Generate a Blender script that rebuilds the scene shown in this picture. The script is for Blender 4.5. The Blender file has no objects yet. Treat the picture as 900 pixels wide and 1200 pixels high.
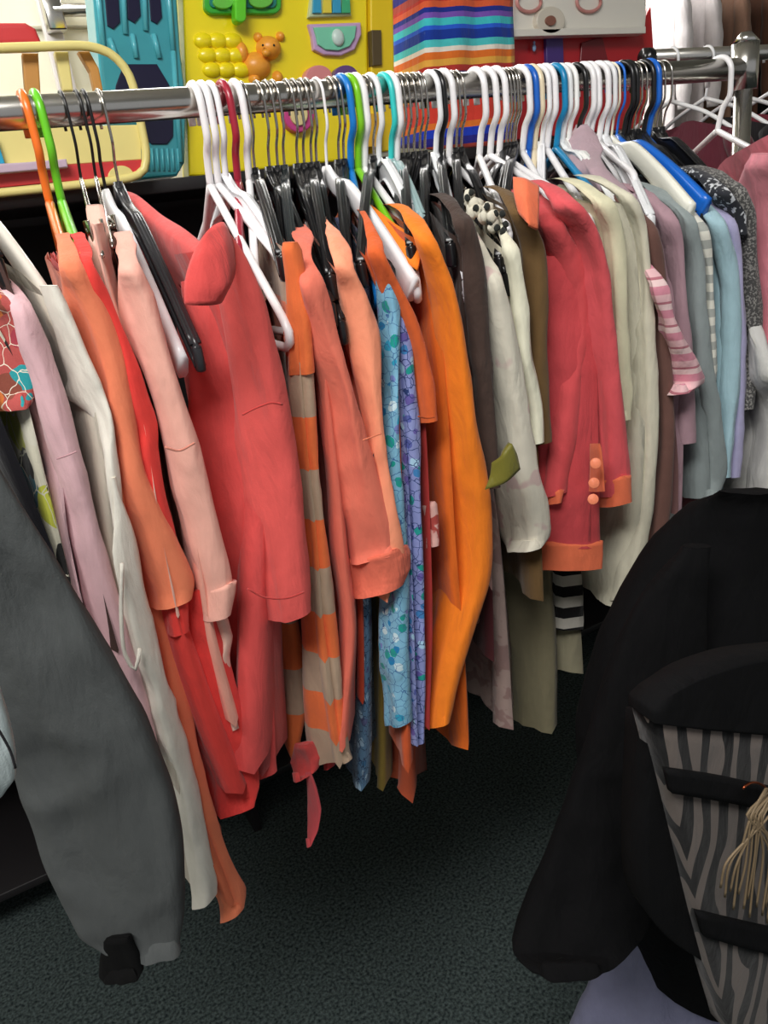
import bpy, bmesh, math, random
from mathutils import Vector, Matrix, noise
C = bpy.context.scene.collection
S = bpy.context.scene
random.seed(4)
PI = math.pi
# ------------------------------------------------------------------ camera
D = 0.92                      # camera to the plane of the rail
ZR = 1.55                     # rail height
CZ = ZR - 0.1275
FP = 900.0
pitch, roll, yaw = math.radians(21.7), math.radians(7.5), math.radians(26.5)
F = Vector((math.sin(yaw)*math.cos(pitch), math.cos(yaw)*math.cos(pitch), -math.sin(pitch)))
R0 = Vector((math.cos(yaw), -math.sin(yaw), 0)); U0 = R0.cross(F)
R = R0*math.cos(roll) - U0*math.sin(roll); U = R0*math.sin(roll) + U0*math.cos(roll)
CAM = Vector((0, -D, CZ))
cd = bpy.data.cameras.new('camera'); cam = bpy.data.objects.new('camera', cd); C.objects.link(cam)
cd.sensor_fit = 'VERTICAL'; cd.sensor_height = 36; cd.lens = 27.0; cd.clip_start = .02; cd.clip_end = 60
M4 = Matrix((R, U, -F)).transposed().to_4x4(); M4.translation = CAM
cam.matrix_world = M4
cd.dof.use_dof = False
S.camera = cam
# ------------------------------------------------------------------ light
w = bpy.data.worlds.new('world'); S.world = w; w.use_nodes = True
bg = w.node_tree.nodes['Background']; bg.inputs[0].default_value = (.95, .97, 1, 1); bg.inputs[1].default_value = .27
def area(name, loc, target, sx, sy, e, col=(1, .98, .95)):
    l = bpy.data.lights.new(name, 'AREA'); l.shape = 'RECTANGLE'; l.size = sx; l.size_y = sy; l.energy = e; l.color = col
    o = bpy.data.objects.new(name, l); C.objects.link(o); o.location = loc
    o.rotation_euler = (Vector(target)-Vector(loc)).to_track_quat('-Z', 'Y').to_euler()
area('ceiling_panel_light', (-.55, -1.1, 2.75), (0.15, 0, 1.1), 1.2, .6, 38)
area('ceiling_panel_light', (1.6, 1.9, 2.75), (1.6, 1.9, 0), 1.8, .6, 42)
area('ceiling_panel_light', (-.8, 1.2, 2.75), (-.8, 1.4, 0), 1.8, .6, 34)
S.view_settings.view_transform = 'Standard'; S.view_settings.look = 'None'; S.view_settings.gamma = 1
S.view_settings.use_curve_mapping = False
S.view_settings.exposure = 0.4

# ------------------------------------------------------------------ helpers
def ray(px, py): return F + R*((px-450)/FP) - U*((py-600)/FP)
def at(px, py, y):
    v = ray(px, py); return CAM + v*((D+y)/v.y)
def lin(c):
    c = c/255.0
    return c/12.92 if c <= .04045 else ((c+.055)/1.055)**2.4
def rgb(h):
    h = h.lstrip('#'); return (lin(int(h[0:2], 16)), lin(int(h[2:4], 16)), lin(int(h[4:6], 16)), 1)
def tag(o, label=None, cat=None, group=None, kind=None):
    if label: o['label'] = label
    if cat: o['category'] = cat
    if group: o['group'] = group
    if kind: o['kind'] = kind
    return o
def empty(name, loc, label, cat, group=None):
    o = bpy.data.objects.new(name, None); C.objects.link(o); o.location = loc; o.empty_display_size = .05
    return tag(o, label, cat, group)
def link(name, bm, mat, parent=None, smooth=True):
    if parent is not None: bmesh.ops.translate(bm, verts=bm.verts, vec=-wloc(parent))
    bmesh.ops.recalc_face_normals(bm, faces=bm.faces)
    me = bpy.data.meshes.new(name); bm.to_mesh(me); bm.free()
    for p in me.polygons: p.use_smooth = smooth
    if mat: me.materials.append(mat)
    o = bpy.data.objects.new(name, me); C.objects.link(o)
    if parent is not None: o.parent = parent
    return o
def wloc(o):
    v = Vector((0, 0, 0))
    while o is not None: v += o.location; o = o.parent
    return v
def box(bm, c, s, bev=0, rot=None):
    r = bmesh.ops.create_cube(bm, size=1); vs = r['verts']
    bmesh.ops.scale(bm, vec=s, verts=vs)
    if bev:
        es = list({e for v in vs for e in v.link_edges})
        b = bmesh.ops.bevel(bm, geom=es, offset=bev, segments=2, affect='EDGES', profile=.5); vs = list({v for f in b['faces'] for v in f.verts} | {v for v in vs if v.is_valid})
    if rot is not None: bmesh.ops.rotate(bm, cent=(0, 0, 0), matrix=rot, verts=vs)
    bmesh.ops.translate(bm, vec=c, verts=vs)
    return vs
def cyl(bm, a, b, r, n=20, r2=None):
    a = Vector(a); b = Vector(b); d = b-a
    res = bmesh.ops.create_cone(bm, cap_ends=True, segments=n, radius1=r, radius2=r if r2 is None else r2, depth=d.length)
    bmesh.ops.rotate(bm, cent=(0, 0, 0), matrix=Vector((0, 0, 1)).rotation_difference(d).to_matrix(), verts=res['verts'])
    bmesh.ops.translate(bm, vec=(a+b)/2, verts=res['verts'])
def cat(pts, n):
    """Catmull-Rom resample of a list of Vectors, n samples."""
    P = [Vector(p) for p in pts]
    if len(P) == 2: return [P[0].lerp(P[1], i/(n-1)) for i in range(n)]
    L = [0]
    for a, b in zip(P, P[1:]): L.append(L[-1]+max((b-a).length, 1e-6))
    out = []
    for i in range(n):
        t = L[-1]*i/(n-1); k = 0
        while k < len(P)-2 and t > L[k+1]: k += 1
        u = (t-L[k])/(L[k+1]-L[k])
        p1, p2 = P[k], P[k+1]; p0 = P[k-1] if k else p1*2-p2; p3 = P[k+2] if k+2 < len(P) else p2*2-p1
        m1 = (p2-p0)*.5*min(1, (p2-p1).length/max((p1-p0).length, 1e-6)*1.0 if k else 1); m2 = (p3-p1)*.5*min(1, (p2-p1).length/max((p3-p2).length, 1e-6))
        h = (2*u**3-3*u**2+1)*p1 + (u**3-2*u**2+u)*m1 + (-2*u**3+3*u**2)*p2 + (u**3-u**2)*m2
        out.append(h)
    return out
def tube(bm, pts, r, n=10, samples=None, r2=None, cap=True):
    P = cat(pts, samples) if samples else [Vector(p) for p in pts]
    prev = None; rings = []
    up = None
    for i, p in enumerate(P):
        t = (P[min(i+1, len(P)-1)]-P[max(i-1, 0)]).normalized()
        if up is None:
            up = t.orthogonal().normalized()
        up = (up - t*up.dot(t)).normalized(); sd = t.cross(up)
        rr = r(i/(len(P)-1)) if callable(r) else r
        rings.append([bm.verts.new(p + (up*math.cos(2*PI*k/n)+sd*math.sin(2*PI*k/n))*rr) for k in range(n)])
    for a, b in zip(rings, rings[1:]):
        for k in range(n): bm.faces.new((a[k], a[(k+1) % n], b[(k+1) % n], b[k]))
    if cap: bm.faces.new(rings[0]); bm.faces.new(rings[-1])
def sweep(bm, pts, wd, ht, side, samples=None):
    """rectangular bar with rounded edges: ht along path normal inside the plane perpendicular to `side`."""
    P = cat(pts, samples) if samples else [Vector(p) for p in pts]
    side = Vector(side).normalized(); rings = []
    prof = [(-1, -.6), (-.6, -1), (.6, -1), (1, -.6), (1, .6), (.6, 1), (-.6, 1), (-1, .6)]
    for i, p in enumerate(P):
        t = (P[min(i+1, len(P)-1)]-P[max(i-1, 0)]).normalized(); u = i/(len(P)-1)
        nn = side.cross(t).normalized(); sd = t.cross(nn)
        a = (wd(u) if callable(wd) else wd)/2; b = (ht(u) if callable(ht) else ht)/2
        rings.append([bm.verts.new(p+sd*a*x+nn*b*y) for x, y in prof])
    n = 8
    for a, b in zip(rings, rings[1:]):
        for k in range(n): bm.faces.new((a[k], a[(k+1) % n], b[(k+1) % n], b[k]))
    bm.faces.new(rings[0]); bm.faces.new(rings[-1])

# ------------------------------------------------------------------ materials
def base(name, rough=.6, metal=0, spec=.5):
    m = bpy.data.materials.new(name); m.use_nodes = True
    b = m.node_tree.nodes['Principled BSDF']; b.inputs['Roughness'].default_value = rough; b.inputs['Metallic'].default_value = metal
    b.inputs['Specular IOR Level'].default_value = spec
    return m, m.node_tree, b
def plain(name, c, rough=.35, metal=0, spec=.5, trans=0, coat=0, noise_amt=0.04):
    m, t, b = base(name, rough, metal, spec)
    n = t.nodes.new('ShaderNodeTexNoise'); n.inputs['Scale'].default_value = 14; n.inputs['Detail'].default_value = 3
    tc = t.nodes.new('ShaderNodeTexCoord'); t.links.new(tc.outputs['Object'], n.inputs['Vector'])
    mx = t.nodes.new('ShaderNodeMix'); mx.data_type = 'RGBA'; col = rgb(c)
    mx.inputs[6].default_value = tuple(min(1, v*(1-noise_amt)) for v in col[:3])+(1,); mx.inputs[7].default_value = tuple(min(1, v*(1+noise_amt)) for v in col[:3])+(1,)
    t.links.new(n.outputs['Fac'], mx.inputs[0]); t.links.new(mx.outputs[2], b.inputs['Base Color'])
    b.inputs['Transmission Weight'].default_value = trans
    b.inputs['Coat Weight'].default_value = coat
    return m
def fabric(name, c, pat=None, rough=.9, weave=900, sheen=.15, wr=.35, sub=None):
    m, t, b = base(name, rough, 0, .2)
    N = t.nodes.new; Lk = t.links.new
    tc = N('ShaderNodeTexCoord'); ob = tc.outputs['Object']
    b.inputs['Sheen Weight'].default_value = sheen
    # mottled dye
    n1 = N('ShaderNodeTexNoise'); n1.inputs['Scale'].default_value = 55; n1.inputs['Detail'].default_value = 6; Lk(ob, n1.inputs['Vector'])
    col = None
    cc = rgb(c)
    if pat is None:
        rg = N('ShaderNodeRGB'); rg.outputs[0].default_value = cc; col = rg.outputs[0]
    elif pat[0] == 'stripe':       # ('stripe', axis, period, [(pos, hex)...], phase)
        sp = N('ShaderNodeSeparateXYZ'); Lk(ob, sp.inputs[0])
        md = N('ShaderNodeMath'); md.operation = 'MULTIPLY_ADD'; Lk(sp.outputs[pat[1]], md.inputs[0]); md.inputs[1].default_value = 1/pat[2]; md.inputs[2].default_value = pat[4]+50
        fr = N('ShaderNodeMath'); fr.operation = 'FRACT'; Lk(md.outputs[0], fr.inputs[0])
        cr = N('ShaderNodeValToRGB'); cr.color_ramp.interpolation = 'CONSTANT'
        el = cr.color_ramp.elements
        while len(el) > 1: el.remove(el[-1])
        el[0].position = pat[3][0][0]; el[0].color = rgb(pat[3][0][1])
        for p, h in pat[3][1:]:
            e = el.new(p); e.color = rgb(h)
        Lk(fr.outputs[0], cr.inputs[0]); col = cr.outputs[0]
    elif pat[0] == 'floral':       # ('floral', scale, [petal colours], outline colour)
        wn = N('ShaderNodeTexNoise'); wn.inputs['Scale'].default_value = pat[1]*1.1; Lk(ob, wn.inputs['Vector'])
        va = N('ShaderNodeVectorMath'); va.operation = 'MULTIPLY_ADD'; Lk(wn.outputs['Color'], va.inputs[0]); va.inputs[1].default_value = (.6/pat[1],)*3; Lk(ob, va.inputs[2])
        vo = N('ShaderNodeTexVoronoi'); vo.inputs['Scale'].default_value = pat[1]; Lk(va.outputs[0], vo.inputs['Vector'])
        cr = N('ShaderNodeValToRGB'); el = cr.color_ramp.elements; cr.color_ramp.interpolation = 'CONSTANT'
        k = len(pat[2]); el[0].position = 0; el[0].color = rgb(pat[2][0])
        while len(el) > 1: el.remove(el[-1])
        for i in range(1, k):
            e = el.new(i/k); e.color = rgb(pat[2][i])
        sx = N('ShaderNodeSeparateColor'); Lk(vo.outputs['Color'], sx.inputs[0]); Lk(sx.outputs[0], cr.inputs[0])
        r2 = N('ShaderNodeValToRGB'); r2.color_ramp.interpolation = 'CONSTANT'; e2 = r2.color_ramp.elements
        e2[0].color = (0, 0, 0, 1); e2[1].position = pat[4]; e2[1].color = (1, 1, 1, 1)
        e3 = e2.new(pat[4]*.45); e3.color = (0.0, 0, 0, 1)
        Lk(vo.outputs['Distance'], r2.inputs[0])
        mx = N('ShaderNodeMix'); mx.data_type = 'RGBA'; Lk(r2.outputs[0], mx.inputs[0]); Lk(cr.outputs[0], mx.inputs[6]); mx.inputs[7].default_value = cc
        # outlines
        ve = N('ShaderNodeTexVoronoi'); ve.feature = 'DISTANCE_TO_EDGE'; ve.inputs['Scale'].default_value = pat[1]*1.35; Lk(va.outputs[0], ve.inputs['Vector'])
        r4 = N('ShaderNodeValToRGB'); r4.color_ramp.interpolation = 'CONSTANT'; e4 = r4.color_ramp.elements; e4[0].color = (1, 1, 1, 1); e4[1].position = pat[5]; e4[1].color = (0, 0, 0, 1)
        Lk(ve.outputs['Distance'], r4.inputs[0])
        m2 = N('ShaderNodeMix'); m2.data_type = 'RGBA'; Lk(r4.outputs[0], m2.inputs[0]); Lk(mx.outputs[2], m2.inputs[6]); m2.inputs[7].default_value = rgb(pat[3])
        col = m2.outputs[2]
    elif pat[0] == 'zebra':
        wv = N('ShaderNodeTexWave'); wv.bands_direction = 'X'; wv.inputs['Scale'].default_value = pat[1]; wv.inputs['Distortion'].default_value = 9; wv.inputs['Detail'].default_value = 1.5; wv.inputs['Detail Scale'].default_value = 1.7
        mp = N('ShaderNodeMapping'); mp.inputs['Scale'].default_value = pat[2]; Lk(ob, mp.inputs[0]); Lk(mp.outputs[0], wv.inputs['Vector'])
        r2 = N('ShaderNodeValToRGB'); r2.color_ramp.interpolation = 'CONSTANT'; e2 = r2.color_ramp.elements
        e2[0].color = rgb(pat[3]); e2[1].position = .56; e2[1].color = cc
        Lk(wv.outputs['Fac'], r2.inputs[0]); col = r2.outputs[0]
    elif pat[0] == 'spot':         # scattered splashes of a second colour
        n2 = N('ShaderNodeTexNoise'); n2.inputs['Scale'].default_value = pat[1]; n2.inputs['Detail'].default_value = 2; Lk(ob, n2.inputs['Vector'])
        r2 = N('ShaderNodeValToRGB'); e2 = r2.color_ramp.elements; e2[0].position = pat[3]; e2[0].color = cc; e2[1].position = pat[3]+.04; e2[1].color = rgb(pat[2])
        Lk(n2.outputs['Fac'], r2.inputs[0]); col = r2.outputs[0]
    mr = N('ShaderNodeMapRange'); mr.inputs[3].default_value = .9; mr.inputs[4].default_value = 1.1; Lk(n1.outputs['Fac'], mr.inputs[0])
    vm = N('ShaderNodeVectorMath'); vm.operation = 'SCALE'; Lk(col, vm.inputs[0]); Lk(mr.outputs[0], vm.inputs['Scale'])
    Lk(vm.outputs[0], b.inputs['Base Color'])
    # bump: long drape creases + weave
    mp = N('ShaderNodeMapping'); mp.inputs['Scale'].default_value = (1, 1, .35); Lk(ob, mp.inputs[0])
    nw = N('ShaderNodeTexNoise'); nw.inputs['Scale'].default_value = 28; nw.inputs['Detail'].default_value = 4; nw.inputs['Distortion'].default_value = .4; Lk(mp.outputs[0], nw.inputs['Vector'])
    nf = N('ShaderNodeTexNoise'); nf.inputs['Scale'].default_value = weave; nf.inputs['Detail'].default_value = 2; Lk(ob, nf.inputs['Vector'])
    b1 = N('ShaderNodeBump'); b1.inputs['Strength'].default_value = wr; b1.inputs['Distance'].default_value = .02; Lk(nw.outputs['Fac'], b1.inputs['Height'])
    b2 = N('ShaderNodeBump'); b2.inputs['Strength'].default_value = .3; b2.inputs['Distance'].default_value = .0008; Lk(nf.outputs['Fac'], b2.inputs['Height']); Lk(b1.outputs[0], b2.inputs['Normal'])
    Lk(b2.outputs[0], b.inputs['Normal'])
    return m
_fc = {}
def fab(c, **k):
    key = c+str(sorted(k.items(), key=str))
    if key not in _fc: _fc[key] = fabric('fabric_'+c.strip('#'), c, **k)
    return _fc[key]
_pc = {}
def plast(c, **k):
    key = c+str(k)
    if key not in _pc: _pc[key] = plain('plastic_'+c.strip('#'), c, **k)
    return _pc[key]
chrome = plain('brushed_chrome', '#cfccc6', .22, 1)
wire = plain('wire_chrome', '#bdb8b2', .2, 1)
blackwire = plain('black_wire', '#141214', .35)
clearp = plain('clear_plastic', '#eceae8', .12, 0, .6, trans=.55)
white = plast('#f1eff0', rough=.3)
blackp = plast('#161618', rough=.22)

# ------------------------------------------------------------------ the room
def pln(name, c, s, mat):
    bm = bmesh.new(); box(bm, c, s); o = link(name, bm, mat, smooth=False); return tag(o, kind='structure')
carpet, t, b = base('carpet', .97, 0, .1)
N = t.nodes.new; tc = N('ShaderNodeTexCoord')
n1 = N('ShaderNodeTexNoise'); n1.inputs['Scale'].default_value = 160; n1.inputs['Detail'].default_value = 5; t.links.new(tc.outputs['Object'], n1.inputs['Vector'])
cr = N('ShaderNodeValToRGB'); cr.color_ramp.elements[0].position = .32; cr.color_ramp.elements[0].color = rgb('#20282a'); cr.color_ramp.elements[1].position = .7; cr.color_ramp.elements[1].color = rgb('#5a6664')
t.links.new(n1.outputs['Fac'], cr.inputs[0]); t.links.new(cr.outputs[0], b.inputs['Base Color'])
bp = N('ShaderNodeBump'); bp.inputs['Strength'].default_value = .8; bp.inputs['Distance'].default_value = .006; t.links.new(n1.outputs['Fac'], bp.inputs['Height']); t.links.new(bp.outputs[0], b.inputs['Normal'])
pln('floor', (1, 1, -.05), (9, 9, .1), carpet)
pln('ceiling', (1, 1, 2.95), (9, 9, .1), plain('ceiling_white', '#e9e7e0', .9))
wallm = plain('wall_cream', '#e6e3d3', .85)
pln('wall_back', (1, 5.45, 1.45), (9, .1, 3), wallm)
pln('wall_right', (5.45, 1, 1.45), (.1, 9, 3), wallm)
pln('wall_left', (-3.45, 1, 1.45), (.1, 9, 3), wallm)

# ------------------------------------------------------------------ hangers
def hook_pts(hx, r, drop, flip=1):
    """open hook over the rail in the y-z plane, ending at the neck"""
    zc = ZR + .0165 - r + r*0.02
    p = [Vector((hx, flip*r, zc-.016))]
    for k in range(0, 11):
        a = PI*k/10; p.append(Vector((hx, flip*r*math.cos(a), zc+r*math.sin(a))))
    p += [Vector((hx, -flip*r, zc-.016)), Vector((hx, -flip*r*.95, zc-.034)), Vector((hx, -flip*r*.4, zc-.05)), Vector((hx, 0, ZR-drop))]
    return p
def rpy(px): return 133-.057*px
def hanger(px, kind, col, end, label, drop=.085, hookcol=None, ends=None, neckdx=0, lower=0):
    """end: world Vector of the near arm tip. The far tip mirrors it through the neck."""
    hx = at(px, rpy(px), 0).x
    neck = Vector((hx, 0, ZR-drop)); end = Vector(end)
    far = Vector((2*hx-end.x, -end.y, end.z+.002))
    e = empty('clothes_hanger', (hx, 0, ZR-drop), label, 'clothes hanger', 'hangers on the chrome rail')
    side = Vector((1, 0, 0))
    dirv = (end-neck); dirv.z = 0; dirv.normalize(); side = dirv.cross(Vector((0, 0, 1)))
    m = plast(col, rough=.28) if isinstance(col, str) else col
    def arm(tip, hump):
        a = neck; v = tip-a
        p1 = a+v*.12+Vector((0, 0, -.002)); p2 = a+v*.3+Vector((0, 0, hump)); p3 = a+v*.65+Vector((0, 0, hump*.8))
        return [a, p1, p2, p3, tip]
    if kind == 'tube':
        bm = bmesh.new(); tube(bm, hook_pts(hx, .0215, drop), .0043, 10, 34); link('hook', bm, m, e)
        bm = bmesh.new(); q = .0047
        for tip in (end, far):
            v = (tip-neck); hz = Vector((v.x, v.y, 0)).normalized()
            loop = [neck, neck+v*.5, tip-v*.06, tip+hz*.001+Vector((0, 0, -.006)), tip-hz*.004+Vector((0, 0, -.015)), tip-hz*.016+Vector((0, 0, -.0205)), Vector((hx, 0, tip.z-.021))]
            tube(bm, loop, q, 8, 40)
        link('frame', bm, m, e)
    elif kind in ('flat', 'flatp', 'clear'):
        if kind == 'flat':
            bm = bmesh.new(); tube(bm, hook_pts(hx, .0185, drop), .0016, 8, 34); link('hook', bm, hookcol or wire, e)
            bm = bmesh.new(); cyl(bm, neck+Vector((0, 0, -.012)), neck+Vector((0, 0, .014)), .0075, 14, .005); link('collar', bm, m, e)
        else:
            bm = bmesh.new(); tube(bm, hook_pts(hx, .021, drop), .0036, 10, 34); link('hook', bm, m if not hookcol else hookcol, e)
        bm = bmesh.new()
        for tip in (end, far):
            p = arm(tip, .012)
            sweep(bm, p, lambda u: .006, lambda u: .02+.004*math.sin(PI*u), side, 20)
            # flanges that make the I-section
            off = Vector((0, 0, .0105))
            sweep(bm, [a+off for a in p], .011, .003, side, 20); sweep(bm, [a-off for a in p], .011, .003, side, 20)
            box(bm, tip+Vector((0, 0, -.003)), (.009, .012, .026), .003)
        link('arms', bm, m, e)
    elif kind == 'wood':
        bm = bmesh.new(); tube(bm, hook_pts(hx, .0185, drop), .0018, 8, 34); link('hook', bm, hookcol or wire, e)
        bm = bmesh.new()
        for tip in (end, far): sweep(bm, arm(tip, .014), lambda u: .008+.003*u, lambda u: .022+.01*u, side, 20)
        link('arms', bm, m, e)
    elif kind == 'clip':
        bm = bmesh.new(); tube(bm, hook_pts(hx, .018, drop-.02), .0016, 8, 34); link('hook', bm, hookcol or wire, e)
        bm = bmesh.new(); tube(bm, [end, end.lerp(neck, .6), neck+Vector((0, 0, .02)), far.lerp(neck, .6), far], .0022, 8, 30); link('bar', bm, wire, e)
        for tip in (end, far):
            c_ = tip.lerp(neck, .45)
            bm = bmesh.new(); box(bm, c_+Vector((-.006, 0, -.014)), (.002, .028, .042), .0008); box(bm, c_+Vector((.006, 0, -.014)), (.002, .028, .042), .0008); cyl(bm, c_+Vector((-.008, 0, -.004)), c_+Vector((.008, 0, -.004)), .004)
            link('clip', bm, wire, e)
    return e

# ------------------------------------------------------------------ garments
def disp(p, sc, amp, seed):
    q = Vector((p.x*sc, p.y*sc, p.z*sc*.45)) + Vector((seed*7.3, seed*3.1, seed*1.7))
    return noise.noise(q)*amp + noise.noise(q*2.3)*amp*.45
def body(name, mat, hx, edge, parent, y0=-.2, y1=-.215, th=.016, fold=.006, seed=1, neck=.13, neckw=.3, dip=.03, hemslope=0, rows=34, kz=7, backdip=None, fullness=1.0, hemwave=.004, W=None, yc=0, zr=None):
    """shell of a hanging garment: near edge through the pixels, slab back to the far shoulder."""
    P = [at(px, py, y0+(y1-y0)*i/max(1, len(edge)-1)) for i, (px, py) in enumerate(edge)]
    if W: P = [Vector(p) for p in W]
    E = cat(P, rows)
    P0 = E[0]; nz = (ZR if zr is None else zr)-neck
    ns = 22
    bm = bmesh.new(); rings = []
    span = E[-1].z-P0.z
    for j in range(rows):
        t = j/(rows-1); ze = E[j]
        T = (ze.z-P0.z)/span
        ring = []
        farx = 2*hx-P0.x; far = Vector((farx, 2*yc-P0.y-.005+.012*T, ze.z))
        for face in (0, 1):
            for i in range(ns+1):
                if face == 1 and i in (0, ns): continue
                s = i/ns if face == 0 else 1-i/ns
                # shoulder height profile
                c = abs(s-.5)*2                         # 1 at the tips, 0 at the centre
                if c > neckw: zt = nz + (P0.z-nz)*((c-neckw)/(1-neckw))
                else: zt = nz - ((dip if face == 0 else (dip*.4 if backdip is None else backdip)))*(1-(c/neckw)**2)
                x = ze.x*(1-s)+far.x*s; y = ze.y*(1-s)+far.y*s
                z = ze.z + (zt-P0.z)*(1-T)**1.3 + (hemslope*s)*T
                prof = math.sqrt(max(0, 1-(2*s-1)**4))*min(1, (s*9)**.5 if s < .11 else 1)
                prof = min(1, math.sqrt(min(s, 1-s)*14)) if min(s, 1-s)*14 < 1 else 1
                h = th/2*prof*(.45+.55*T*fullness)
                x += -h if face == 0 else h
                ph = seed*1.9
                amp = fold*(.15+.85*T)*min(1, s*6)*min(1, (1-s)*6)
                x += amp*(math.sin(kz*2*PI*s*.5+ph+1.2*math.sin(T*3+seed)) + .5*math.sin(kz*2*PI*s+ph*2.1))
                x += disp(Vector((x, y, z)), 9, .004*min(1, s*4+.15), seed) + .0035*(1 if face else -1)*crease(Vector((x, y, z)), seed, 10)*min(1, s*5)*min(1, (1-s)*5)
                if j == rows-1: z += hemwave*math.sin(s*21+seed)
                ring.append(bm.verts.new((x-th/2*1.0, y, z)))
        rings.append(ring)
    n = len(rings[0])
    for a, b_ in zip(rings, rings[1:]):
        for k in range(n): bm.faces.new((a[k], a[(k+1) % n], b_[(k+1) % n], b_[k]))
    return link(name, bm, mat, parent)
def crease(p, seed, sc=13):
    """sharp-crested cloth creases, elongated along the fall of the cloth"""
    q = Vector((p.x*sc*1.6, p.y*sc*1.6, p.z*sc*.33)) + Vector((seed*5.1, seed*2.3, seed*.9))
    a = 1-abs(noise.noise(q))*2.6; q2 = Vector((p.x*sc*.8, p.y*sc*.8, p.z*sc*1.1))*1.1+Vector((seed*1.7, seed, seed*4))
    b_ = 1-abs(noise.noise(q2))*3
    return max(-.4, a)*.8 + max(-.4, b_)*.4
def sleeve(name, mat, rows_px, parent, y=-.205, y1=None, depth=.75, seed=1, rip=.08, nrow=30, nseg=30, mind=.006, wr=.0035, obl=1.35, shoulder=None):
    """rows_px: (py, left px, right px); a flattened cloth tube whose broad side lies nearly in the hanger plane."""
    y1 = y if y1 is None else y1
    K = len(rows_px); A, B = [], []
    for i, (py, xl, xr) in enumerate(rows_px):
        yy = y+(y1-y)*i/(K-1)
        b_ = at(xr, py, yy); w0 = (at(xl, py, yy)-b_).length
        A.append(at(xl, py, yy+min(.11, obl*w0))); B.append(b_)
    if shoulder is None: shoulder = name == 'sleeve' and y < -.19 and parent.get('category') != 'coat' and rows_px[0][0] > 200
    if shoulder:
        hx = parent.location.x; nk = Vector((hx, 0, ZR-.1)); N0 = nk.lerp(B[0], .42)
        if N0.z > B[0].z+.008:
            pa_, pb_ = [], []
            for k in (1.0, .72, .42, .18):
                q = B[0].lerp(N0, k)+Vector((0, 0, .012*math.sin(PI*k)))
                w_ = (A[0]-B[0])*(1-k)**.8
                q2 = q+w_*.6; q2.z = q.z
                pa_.append(q2+Vector((0, .004, 0))); pb_.append(q)
            A = pa_+A; B = pb_+B; K = len(A)
    nrow = int(nrow*1.6)
    mid = [(a+b_)/2 for a, b_ in zip(A, B)]
    L = [0]
    for a, b_ in zip(mid, mid[1:]): L.append(L[-1]+(b_-a).length)
    half = [(b_-a)/2 for a, b_ in zip(A, B)]
    cs = cat(mid, nrow)
    def hat(t):
        d = L[-1]*t; k = 0
        while k < K-2 and d > L[k+1]: k += 1
        u = max(0, min(1, (d-L[k])/max(1e-6, L[k+1]-L[k]))); return half[k].lerp(half[k+1], u)
    bm = bmesh.new(); rings = []
    for j in range(nrow):
        t = j/(nrow-1); c = cs[j]
        h = (hat(max(0, t-.018))+hat(t)+hat(min(1, t+.018)))/3
        wl = max(h.length, .001)
        hd = Vector((h.x, h.y, 0)).normalized(); nv = Vector((-hd.y, hd.x, 0))
        if nv.dot(CAM-c) < 0: nv = -nv
        dp = max(min(mind, wl*.8), wl*depth*.5)*min(1, .25+t*14)
        ring = []
        for k in range(nseg):
            a = 2*PI*k/nseg; ca, sa = math.cos(a), math.sin(a)
            cx = math.copysign(abs(ca)**.85, ca); sx = math.copysign(abs(sa)**.8, sa)
            p = c + h*cx + nv*(dp*sx) - nv*dp*.2
            amp = abs(sa)**.6
            rp = rip*2.2*math.sin(cx*4.2+seed+1.5*math.sin(2.2*t+seed)) + rip*math.sin(cx*9+seed*2-2.5*t)
            p += nv*math.copysign(1, sa)*(rp*dp*amp*(.25+.75*t) + wr*1.5*crease(p, seed)*amp)
            p += hd*(disp(p, 11, wr*.6, seed))
            ring.append(bm.verts.new(p))
        rings.append(ring)
    for a, b_ in zip(rings, rings[1:]):
        for k in range(nseg): bm.faces.new((a[k], a[(k+1) % nseg], b_[(k+1) % nseg], b_[k]))
    for ring, dz in ((rings[0], .0), (rings[-1], .022)):
        cc = sum((v.co for v in ring), Vector())/nseg
        r0 = [bm.verts.new(v.co+Vector((0, 0, .0002))) for v in ring]
        ax = (ring[0].co-ring[nseg//2].co); ax.normalize(); inn = []
        for v in ring:
            d_ = v.co-cc; al = ax*d_.dot(ax); inn.append(bm.verts.new(cc+al*.93+(d_-al)*.35+Vector((0, 0, dz*.6))))
        for k in range(nseg): bm.faces.new((r0[k], r0[(k+1) % nseg], inn[(k+1) % nseg], inn[k]))
        bm.faces.new(inn)
    return link(name, bm, mat, parent)
def strip(name, mat, pts, width, parent, th=.0016, samples=24, side=None):
    bm = bmesh.new(); sweep(bm, pts, width, th, side or (0, 0, 1), samples); return link(name, bm, mat, parent)
def seam(px_pts, y, mat, parent, r=.0013, name='seam'):
    bm = bmesh.new(); tube(bm, [at(a, b_, y) for a, b_ in px_pts], r, 6, 14); return link(name, bm, mat, parent)
def button(name, mat, p, r, parent, axis):
    bm = bmesh.new(); ax = Vector(axis).normalized()
    cyl(bm, p-ax*.0015, p+ax*.0015, r, 20)
    bmesh.ops.bevel(bm, geom=list(bm.edges), offset=.0005, segments=1, affect='EDGES')
    return link(name, bm, mat, parent)
# GARMENT TABLE ----------------------------------------------------------------
HX = lambda px: at(px, rpy(px), 0).x
ENDS = {}
def garment(key, name, cat_, label, mat, hook, edge, **k):
    hx = HX(hook)
    e = empty(name, (hx, 0, ZR-.12), label, cat_, 'clothes hanging on the chrome rail')
    body('body', mat, hx, edge, e, seed=k.pop('seed', len(ENDS)+1.0), **k)
    y0 = k.get('y0', -.2)
    p = at(*edge[0], y0); ENDS[key] = (p+Vector((-k.get('th', .016)/2, .012, -.016)), label, hook)
    return e
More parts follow.
